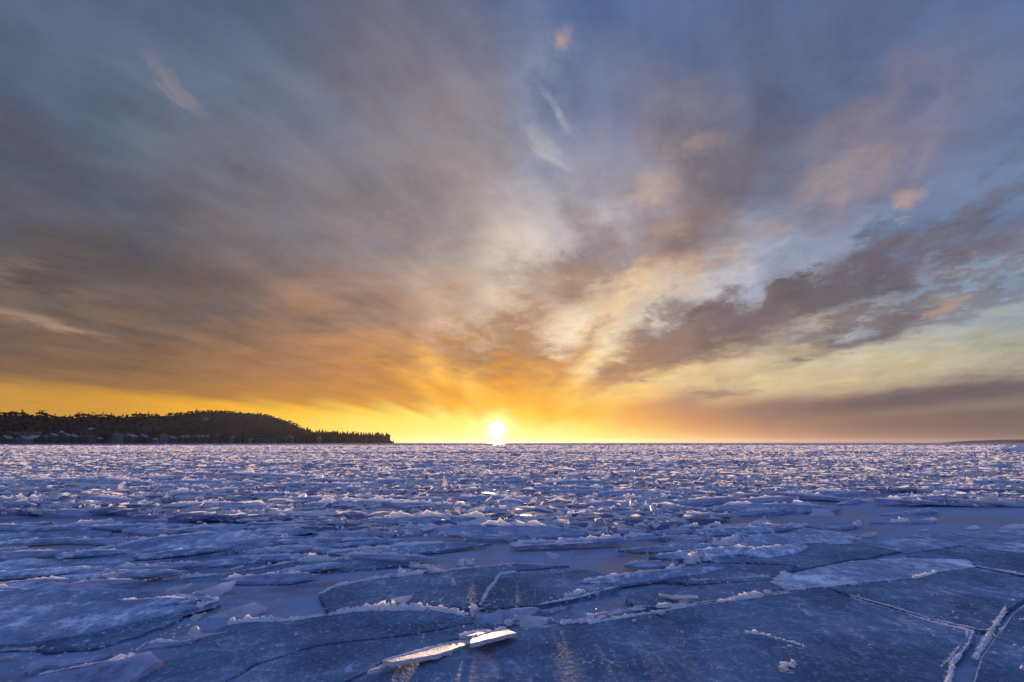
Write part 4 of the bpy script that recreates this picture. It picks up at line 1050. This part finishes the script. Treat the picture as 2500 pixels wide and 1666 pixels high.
# hummock of snow at the right edge, close to the horizon
hp = gp(2505, 1107)
V, F = [], []
nu, nv = 26, 9
for j in range(nv):
    for i in range(nu):
        a = i / nu * 2 * math.pi; r = j / (nv - 1)
        rr = 1 - r * 0.97
        bumpz = 1 + 0.5 * noise.noise(Vector((math.cos(a) * rr * 2.2, math.sin(a) * rr * 2.2, 4.0)))
        V.append(((math.cos(a) * 4.6 * rr) * (1 + .15 * math.sin(a * 3 + 1)), math.sin(a) * 2.6 * rr, 1.45 * (r ** 0.75) * bumpz - .05))
for j in range(nv - 1):
    for i in range(nu):
        F.append((j * nu + i, j * nu + (i + 1) % nu, (j + 1) * nu + (i + 1) % nu, (j + 1) * nu + i))
F.append(tuple((nv - 1) * nu + i for i in range(nu)))
hum = mesh_obj('snow_hummock', V, F, [M_FROST]); hum.location = hp
tag(hum, 'snow covered ice hummock at the right edge close to the horizon', 'hummock')
cs = [(-4.6 + rng.gauss(0, .5), rng.gauss(-1.4, .4), abs(rng.gauss(.3, .35))) for _ in range(40)] + [(rng.uniform(-6.5, -3.2), rng.gauss(-1.2, .4), abs(rng.gauss(.15, .2))) for _ in range(40)]
crumb_mesh('ice_crust', cs, [rng.uniform(.12, .4) for _ in cs], M_FROST, .8, hum)


# ------------------------------------------------------------------ wooded headland on the left
def plain(name, col, rough=0.85, var=0.25, scale=0.3):
    m, g, o = new_mat(name)
    n = g.noise(pos(g), scale, 4.0, 0.6)
    c = g.mix(n.step(0.3, 0.7), tuple(x * (1 - var) for x in col), tuple(min(1, x * (1 + var)) for x in col))
    g.l.new(principled(g, c, rough, None, 0.2).outputs[0], o.inputs[0])
    return m


M_GROUND = plain('winter_woodland_floor', (0.022, 0.019, 0.017), scale=0.02)
M_BEACH = plain('snowy_shore', (0.34, 0.34, 0.38), scale=0.05)
M_TWIGS = plain('bare_twigs', (0.028, 0.020, 0.015))
M_NEEDLES = plain('conifer_needles', (0.020, 0.022, 0.015))
M_BARK = plain('bark', (0.05, 0.04, 0.03))
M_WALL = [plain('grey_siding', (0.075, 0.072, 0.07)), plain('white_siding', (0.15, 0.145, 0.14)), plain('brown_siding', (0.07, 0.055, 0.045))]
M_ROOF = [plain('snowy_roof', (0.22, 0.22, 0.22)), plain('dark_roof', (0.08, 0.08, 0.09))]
M_DOOR = plain('door_paint', (0.10, 0.06, 0.05))
mg, gg, og = new_mat('window_glass')
gg.l.new(principled(gg, (0.02, 0.025, 0.03), 0.08, None, 0.5, 1.5).outputs[0], og.inputs[0]); M_GLASS = mg

SKYLINE = [(-500, 985), (-200, 992), (0, 998), (40, 998), (60, 1005), (85, 998), (105, 1003), (125, 1010), (170, 1010), (178, 1004), (250, 1004), (270, 1008), (330, 1004), (400, 1005), (440, 1001), (480, 997), (510, 997),
           (560, 1000), (620, 1004), (660, 1011), (700, 1022), (730, 1035), (745, 1045), (756, 1052), (800, 1055), (850, 1058), (900, 1061), (940, 1061), (955, 1064), (962, 1072)]
SHORE_D = [(-500, 470), (0, 640), (400, 800), (750, 1000), (962, 1150)]


def ycor(X): return interp(X, [(-500, 9), (0, 6.5), (500, 4), (962, 1), (1000, 1)])     # the lens bends the horizon up towards the side


SKYLINE = [(x, y + ycor(x)) for x, y in SKYLINE]


def shore_depth(X): return interp(X, SHORE_D)
def xat(X, d): return (X - 1250) / 1250 * (d * math.cos(PITCH))
def crest_in(X): return interp(X, [(-500, 200), (600, 260), (700, 240), (756, 60), (962, 30)])
def tree_h(X): return interp(X, [(-500, 13), (420, 12), (480, 9), (700, 9), (756, 15), (962, 17)])


def zat(Y, d):
    u = (833 - Y) / 1250; c, s = math.cos(PITCH), math.sin(PITCH)
    k = (s + u * c) / (c - u * s)
    return CAM_H + d * k


def ground_z(X, t):
    """Height of the headland at photograph column X, t metres inland."""
    ci = crest_in(X); d = shore_depth(X) + ci
    top = max(0.8, zat(interp(X, SKYLINE) - 1, d) - tree_h(X) * 0.5)
    f = max(0.0, min(1.0, (t - 14) / max(ci - 14, 1)))
    f = f * f * (3 - 2 * f) * 0.75 + f * 0.25
    if t > ci: f = 1.0
    return 0.5 + (top - 0.5) * f


V, F = [], []
Xs = [-500 + i * (1462 / 90) for i in range(91)]
Ts = [-6, 0, 8, 14, 30, 50, 75, 105, 140, 180, 220, 260, 330]
for X in Xs:
    for t in Ts:
        d = shore_depth(X) + t
        V.append((xat(X, d), d, -0.5 if t < 0 else ground_z(X, t) + noise.noise(Vector((X * .03, t * .03, 0))) * (1.5 if t > 20 else 0)))
nT = len(Ts)
for i in range(len(Xs) - 1):
    for j in range(nT - 1):
        F.append((i * nT + j, (i + 1) * nT + j, (i + 1) * nT + j + 1, i * nT + j + 1))
hill = mesh_obj('headland', V, F, [M_GROUND, M_BEACH], smooth=[True] * len(F), midx=[1 if (k % (nT - 1)) < 2 else 0 for k in range(len(F))])
tag(hill, kind='structure')

HOUSES = [  # X0, X1, Y of the eaves, Y of the foot, kind, label
    (13, 76, 1049, 1058, 'flat', 'long flat roofed pale building on the slope at the far left'),
    (-4, 15, 1064, 1072, 'gable', 'low house cut by the left edge of the picture'),
    (34, 62, 1066, 1072, 'gable', 'low wide boathouse on the shore below the long pale building'),
    (66, 88, 1063, 1072, 'gable', 'brown house right of the low boathouse'),
    (92, 108, 1061, 1072, 'gable', 'left one of two joined grey houses on the shore'),
    (109, 127, 1058, 1072, 'gable', 'right and taller one of two joined grey houses on the shore'),
    (143, 160, 1058, 1072, 'tower', 'tall shore house with a pointed tower'),
    (161, 178, 1061, 1072, 'gable', 'house joined to the right of the tower house'),
    (180, 213, 1060, 1072, 'flat', 'long flat fronted house right of the tower house'),
    (210, 221, 1043, 1048, 'gable', 'small snowy cabin roof high in the woods'),
    (217, 226, 1067, 1073, 'gable', 'tiny hut on the shore right of the long flat house'),
    (230, 241, 1067, 1073, 'gable', 'second tiny hut on the shore, further right'),
    (271, 290, 1058, 1072, 'gable', 'big pale house left of the wide dormered house'),
    (291, 319, 1061, 1072, 'gable', 'wide dormered house on the shore left of the bare slope'),
    (333, 350, 1062, 1072, 'gable', 'brown house half hidden in trees on the shore'),
    (372, 381, 1069, 1074, 'gable', 'tiny white boat shed on the shore'),
    (388, 402, 1058, 1063, 'gable', 'white house among trees above the boat shed'),
    (397, 421, 1066, 1074, 'gable', 'grey gabled house left of the gable row'),
    (433, 444, 1063, 1073, 'gable', 'first gabled house of the row from the left'),
    (445, 456, 1063, 1073, 'gable', 'second gabled house of the row from the left'),
    (457, 468, 1063, 1073, 'gable', 'third gabled house of the row from the left'),
    (472, 482, 1063, 1073, 'gable', 'fourth gabled house of the row from the left'),
    (483, 493, 1063, 1073, 'gable', 'fifth gabled house of the row from the left'),
    (494, 505, 1063, 1073, 'gable', 'last gabled house of the row, at its right end'),
    (518, 529, 1060, 1073, 'gable', 'tall narrow house right of the gable row'),
    (561, 569, 1065, 1074, 'gable', 'narrow pale house between dark trees'),
    (605, 613, 1070, 1074, 'gable', 'small white hut left of the long shore building'),
    (625, 666, 1068, 1075, 'flat', 'long low shore building under the hill end'),
    (681, 697, 1068, 1075, 'gable', 'left house of the pair right of the long low building'),
    (698, 712, 1067, 1075, 'gable', 'right house of the pair right of the long low building'),
    (775, 781, 1067, 1072, 'gable', 'single pale house on the wooded spit'),
    (486, 498, 1020, 1026, 'gable', 'pale house high on the hill'),
    (365, 372, 1020, 1025, 'gable', 'tiny cabin below the ridge left of the hill'),
    (646, 668, 1018, 1022, 'flat', 'long snowy roof near the top of the hill end'),
]
house_spots = []


def box_faces(x0, x1, y0, y1, z0, z1):
    v = [(x0, y0, z0), (x1, y0, z0), (x1, y1, z0), (x0, y1, z0), (x0, y0, z1), (x1, y0, z1), (x1, y1, z1), (x0, y1, z1)]
    f = [(0, 3, 2, 1), (4, 5, 6, 7), (0, 1, 5, 4), (1, 2, 6, 5), (2, 3, 7, 6), (3, 0, 4, 7)]
    return v, f


def join(parts):
    V, F = [], []
    for v, f in parts:
        n = len(V); V += list(v); F += [tuple(i + n for i in q) for q in f]
    return V, F


def house(k, X0, X1, Ye, Yf, kind, label):
    hi = Yf < 1060
    Ye, Yf = Ye + ycor(X0), Yf + ycor(X0)
    # find how far inland the foot of the house stands
    t = 16.0
    if hi:
        Xc = (X0 + X1) / 2
        for t in range(16, 260, 3):
            if ground_z(Xc, t) >= zat(Yf, shore_depth(Xc) + t): break
    Xc = (X0 + X1) / 2
    d = shore_depth(Xc) + t
    x0, x1 = xat(X0, d), xat(X1, d)
    w = x1 - x0; zf = ground_z(Xc, t) - 0.6
    ze = max(zat(Ye, d), zf + 3.2) - zf
    dep = min(14, max(7, w * 0.8))
    root = bpy.data.objects.new('house', None); link(root)
    root.location = ((x0 + x1) / 2, d, zf)
    tag(root, label, 'house', 'houses along the far shore')
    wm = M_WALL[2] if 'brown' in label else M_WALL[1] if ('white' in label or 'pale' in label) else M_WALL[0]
    h = w / 2
    if kind == 'flat':
        v, f = box_faces(-h, h, 0, dep, 0, ze); mesh_obj('wall', v, f, [wm], root)
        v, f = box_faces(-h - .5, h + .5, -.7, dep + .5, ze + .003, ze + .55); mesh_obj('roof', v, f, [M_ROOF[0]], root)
    else:
        front = (k % 3 != 0) or kind == 'tower' or 'gable' in label
        rise = min(3.6, 0.32 * (w if front else dep))
        if front:   # gable to the lake
            v = [(-h, 0, 0), (h, 0, 0), (h, dep, 0), (-h, dep, 0), (-h, 0, ze), (h, 0, ze), (h, dep, ze), (-h, dep, ze), (0, 0, ze + rise), (0, dep, ze + rise)]
            f = [(0, 1, 5, 8, 4), (1, 2, 6, 5), (2, 3, 7, 9, 6), (3, 0, 4, 7)]
            rv = [(-h - .5, -.6, ze - .25), (0, -.6, ze + rise + .12), (h + .5, -.6, ze - .25), (-h - .5, dep + .5, ze - .25), (0, dep + .5, ze + rise + .12), (h + .5, dep + .5, ze - .25)]
        else:
            v = [(-h, 0, 0), (h, 0, 0), (h, dep, 0), (-h, dep, 0), (-h, 0, ze), (h, 0, ze), (h, dep, ze), (-h, dep, ze), (-h, dep / 2, ze + rise), (h, dep / 2, ze + rise)]
            f = [(0, 1, 5, 4), (1, 2, 6, 9, 5), (2, 3, 7, 6), (3, 0, 4, 8, 7)]
            rv = [(-h - .4, -.6, ze - .2), (-h - .4, dep / 2, ze + rise + .12), (-h - .4, dep + .5, ze - .2), (h + .4, -.6, ze - .2), (h + .4, dep / 2, ze + rise + .12), (h + .4, dep + .5, ze - .2)]
        mesh_obj('wall', v, f, [wm], root)
        rv2 = rv + [(a, b, c + .28) for a, b, c in rv]
        rf = [(6, 7, 10, 9), (7, 8, 11, 10), (0, 3, 4, 1), (1, 4, 5, 2), (0, 1, 7, 6), (1, 2, 8, 7), (3, 9, 10, 4), (4, 10, 11, 5), (0, 6, 9, 3), (2, 5, 11, 8)]
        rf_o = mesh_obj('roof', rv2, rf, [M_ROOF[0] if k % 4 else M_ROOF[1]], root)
        if w > 9:
            v, f = box_faces(h * .35, h * .35 + .9, dep * .45, dep * .45 + .9, ze + .2, ze + rise + 1.3); mesh_obj('chimney', v, f, [M_WALL[2]], rf_o)
        if kind == 'tower':
            v, f = box_faces(-h - .3, -h + 3.4, -1.2, 2.4, 0, ze + 4.0)
            tw = mesh_obj('tower', v, f, [wm], root)
            v = [(-h - .7, -1.6, ze + 4.003), (-h + 3.8, -1.6, ze + 4.003), (-h + 3.8, 2.8, ze + 4.003), (-h - .7, 2.8, ze + 4.003), (-h + 1.55, .6, ze + 7.4)]
            mesh_obj('tower_roof', v, [(0, 1, 4), (1, 2, 4), (2, 3, 4), (3, 0, 4), (0, 3, 2, 1)], [M_ROOF[0]], tw)
    rows = max(1, int((ze - .6) // 2.9)); cols = max(2, int(w // 2.6))
    for r in range(rows):
        for c in range(cols):
            if r == 0 and c == cols // 2:
                v, f = box_faces(-.5, .5, -.12, .05, .6, 2.7); q = mesh_obj('door', v, f, [M_DOOR], root)
                q.location = (-h + w * (c + .5) / cols, 0, 0); continue
            v, f = box_faces(-.55, .55, -.10, .05, 0, 1.35)
            q = mesh_obj('window', v, f, [M_GLASS], root)
            q.location = (-h + w * (c + .5) / cols, 0, 1.1 + r * 2.9)
    house_spots.append((X0 - 3, X1 + 3, t))


for k, H in enumerate(HOUSES): house(k, *H)


# --- trees
def twig_tree(h, w, n, seed, blob=False):
    """Bare broadleaf tree: forked trunk with many thin twigs."""
    r = random.Random(seed); V, F = [], []
    def bar(a, b, ra, rb):
        a, b = Vector(a), Vector(b); d = (b - a).normalized(); s = d.orthogonal().normalized(); u = d.cross(s); n0 = len(V)
        for p, q in ((a, ra), (b, rb)):
            for i in range(3):
                an = i * 2.094; V.append(tuple(p + (s * math.cos(an) + u * math.sin(an)) * q))
        for i in range(3): F.append((n0 + i, n0 + (i + 1) % 3, n0 + 3 + (i + 1) % 3, n0 + 3 + i))
    tr = h * .42
    bar((0, 0, -1), (0, 0, tr), .28, .2); nt = len(F)
    for i in range(7):
        a = r.random() * 6.28; e = r.uniform(.35, .95); L = h * r.uniform(.3, .5)
        p0 = Vector((0, 0, tr * r.uniform(.75, 1))); p1 = p0 + Vector((math.cos(a) * math.cos(e) * w / h * 2, math.sin(a) * math.cos(e) * w / h * 2, math.sin(e))) * L
        bar(p0, p1, .14, .06)
        for j in range(n):
            if blob and j % 5 == 0:      # a knot of fine twigs
                c0 = p0.lerp(p1, r.uniform(-.5, .6)); n1 = len(V); rr = h * r.uniform(.16, .26)
                for v in ICO_V: V.append(tuple(c0 + Vector((v.x * 1.2, v.y * 1.2, v.z * .8)) * rr * r.uniform(.55, 1.25)))
                F.extend(tuple(i + n1 for i in f) for f in ICO_F)
            q0 = p0.lerp(p1, r.uniform(.35, 1)); q1 = q0 + Vector((r.gauss(0, 1), r.gauss(0, 1), r.gauss(.9, .7))).normalized() * h * (r.uniform(.05, .12) if blob else r.uniform(.08, .2))
            bar(q0, q1, .06, .02)
    return V, F, nt


def conifer(h, w, seed):
    r = random.Random(seed); V, F = [], []
    n = 7
    V0 = [(math.cos(i * 2.09) * .25, math.sin(i * 2.09) * .25, -1) for i in range(3)] + [(math.cos(i * 2.09) * .1, math.sin(i * 2.09) * .1, h * .6) for i in range(3)]
    V += V0; F += [(i, (i + 1) % 3, 3 + (i + 1) % 3, 3 + i) for i in range(3)]; nt = len(F)
    tiers = 6
    for t in range(tiers):
        z0 = h * (.12 + .8 * t / tiers); z1 = z0 + h * .3 if t < tiers - 1 else h
        rad = w * (1 - t / tiers * .85); n0 = len(V)
        for i in range(n):
            a = i / n * 6.283 + t; q = rad * r.uniform(.55, 1.25)
            V.append((math.cos(a) * q, math.sin(a) * q, z0 + r.uniform(-.06, .06) * h))
        V.append((r.gauss(0, .1), r.gauss(0, .1), min(z1, h)))
        for i in range(n): F.append((n0 + i, n0 + (i + 1) % n, n0 + n))
    return V, F, nt


def tree_thing(name, geo, X, t, label, group, sc=1.0, z=None):
    V, F, nt = geo
    root = bpy.data.objects.new(name, None); link(root)
    d = shore_depth(X) + t
    root.location = (xat(X, d), d, ground_z(X, t) if z is None else z); root.rotation_euler.z = rng.random() * 6.28; root.scale = (sc, sc, sc)
    tag(root, label, 'tree', group)
    return root


def split_tree(geo, leaf):
    V, F, nt = geo
    out_ = []
    for fs, m, nm in ((F[:nt], M_BARK, 'trunk'), (F[nt:], leaf, 'crown')):
        me = bpy.data.meshes.new(nm); me.from_pydata(V, [], fs); me.materials.append(m); me.update(); out_.append((nm, me))
    return out_


CON = [split_tree(conifer(rng.uniform(14, 19), rng.uniform(2.6, 3.6), k), M_NEEDLES) for k in range(5)]
BARE = [split_tree(twig_tree(rng.uniform(11, 15), rng.uniform(4, 6), 13, 40 + k), M_TWIGS) for k in range(4)]


def plant(name, proto, X, t, label, group, sc=1.0):
    r = tree_thing(name, ([], [], 0), X, t, label, group, sc)
    for nm, me in proto: link(bpy.data.objects.new(nm, me), r)


for i in range(26):
    plant('conifer', CON[i % 5], 764 + i * 7.4 + rng.uniform(-2, 2), rng.uniform(10, 30), 'dark conifer standing on the low wooded spit left of the sun', 'conifers on the low spit', rng.uniform(.75, 1.0))
plant('conifer', CON[0], 960, 12, 'last small conifer at the very tip of the wooded spit', 'conifers on the low spit', .62)
for X in (40, 88, 92, 216):
    plant('bare_tree', BARE[int(X) % 4], X, crest_in(X) - 5, 'bare tree rising above the wooded ridge line', 'bare trees on the ridge line', 1.0)
for X in (122, 160, 177, 182, 188, 240, 262, 322, 352, 470):
    plant('conifer', CON[int(X) % 5], X, crest_in(X) - 6, 'pointed conifer rising above the wooded ridge line', 'conifers on the ridge line', .56)
for X in (130, 138, 246, 252, 324, 352, 424, 428, 510, 535, 548, 556, 572, 580, 592, 617, 672, 720, 735, 748):
    plant('conifer', CON[int(X) % 5], X, rng.uniform(12, 22), 'dark conifer standing among the houses on the far shore', 'conifers among the shore houses', rng.uniform(.55, .85))


def forest():
    proto = [twig_tree(rng.uniform(9, 12), rng.uniform(6, 9), 3, 90 + k, True) for k in range(5)] + [conifer(rng.uniform(9, 13), rng.uniform(2.4, 3.4), 60 + k) for k in range(4)]
    prep = []
    for V, F, _ in proto:
        T = []
        for f in F:
            for i in range(1, len(f) - 1): T.append((f[0], f[i], f[i + 1]))
        prep.append((np.array(V), np.array(T)))
    VV, FF, n0 = [], [], 0
    n = 0
    while n < 2300:
        X = rng.uniform(-420, 950); ci = crest_in(X)
        t = 18 + (ci + 6 - 18) * rng.random() ** 0.8 if ci > 40 else rng.uniform(10, 45)
        if any(a < X < b and (abs(t - tt) < 16 or (t < tt and tt > 20 and t > tt - 45)) for a, b, tt in house_spots) and t < 250 and rng.random() < 0.93: continue
        con = rng.random() < (0.75 if X > 740 or t < 50 else 0.06)
        v, f = prep[5 + rng.randrange(4)] if con else prep[rng.randrange(5)]
        a = rng.random() * 6.28; s = rng.uniform(.42, .68) * tree_h(X) / 11.5 * (1.3 if X > 740 else 1)
        ca, sb = math.cos(a), math.sin(a); d = shore_depth(X) + t
        w = np.stack([v[:, 0] * ca - v[:, 1] * sb, v[:, 0] * sb + v[:, 1] * ca, v[:, 2]], 1) * s + np.array([xat(X, d), d, ground_z(X, t)])
        VV.append(w); FF.append(f + n0); n0 += len(v); n += 1
    o = fast_mesh('forest', np.concatenate(VV), np.concatenate(FF), M_TWIGS)
    tag(o, 'dense dark winter wood covering the headland', 'forest', kind='stuff')


forest()

# ------------------------------------------------------------------ low far shore on the right
V, F = [], []
FD = 6000
pr = [(2335, 0), (2345, 3), (2380, 5.5), (2420, 6.5), (2460, 8), (2500, 8.5), (2560, 9.5), (2700, 11), (2900, 10)]
for i, (X, hgt) in enumerate(pr):
    x = xat(X, FD); z = hgt / 1250 * FD
    V += [(x, FD - 60, -1), (x, FD, z * .8), (x * 1.01, FD + 150, z), (x * 1.03, FD + 500, -1)]
for i in range(len(pr) - 1):
    for j in range(3): F.append((i * 4 + j, (i + 1) * 4 + j, (i + 1) * 4 + j + 1, i * 4 + j + 1))
fs = mesh_obj('far_shore', V, F, [M_GROUND]); tag(fs, kind='structure')

# ------------------------------------------------------------------ the air over the lake
v, f = box_faces(-15000, 15000, -400, 16000, -1.5, 88)
haze = mesh_obj('haze', v, f, [])
hm = bpy.data.materials.new('thin_winter_haze'); hm.use_nodes = True
hn = hm.node_tree; hn.nodes.clear()
ho = hn.nodes.new('ShaderNodeOutputMaterial')
hv = hn.nodes.new('ShaderNodeVolumePrincipled')
hv.inputs['Color'].default_value = (0.92, 0.90, 0.90, 1)
hv.inputs['Density'].default_value = 0.000022
hv.inputs['Anisotropy'].default_value = 0.55
hn.links.new(hv.outputs[0], ho.inputs['Volume'])
haze.data.materials.append(hm)
tag(haze, 'thin winter haze over the whole lake', kind='stuff')
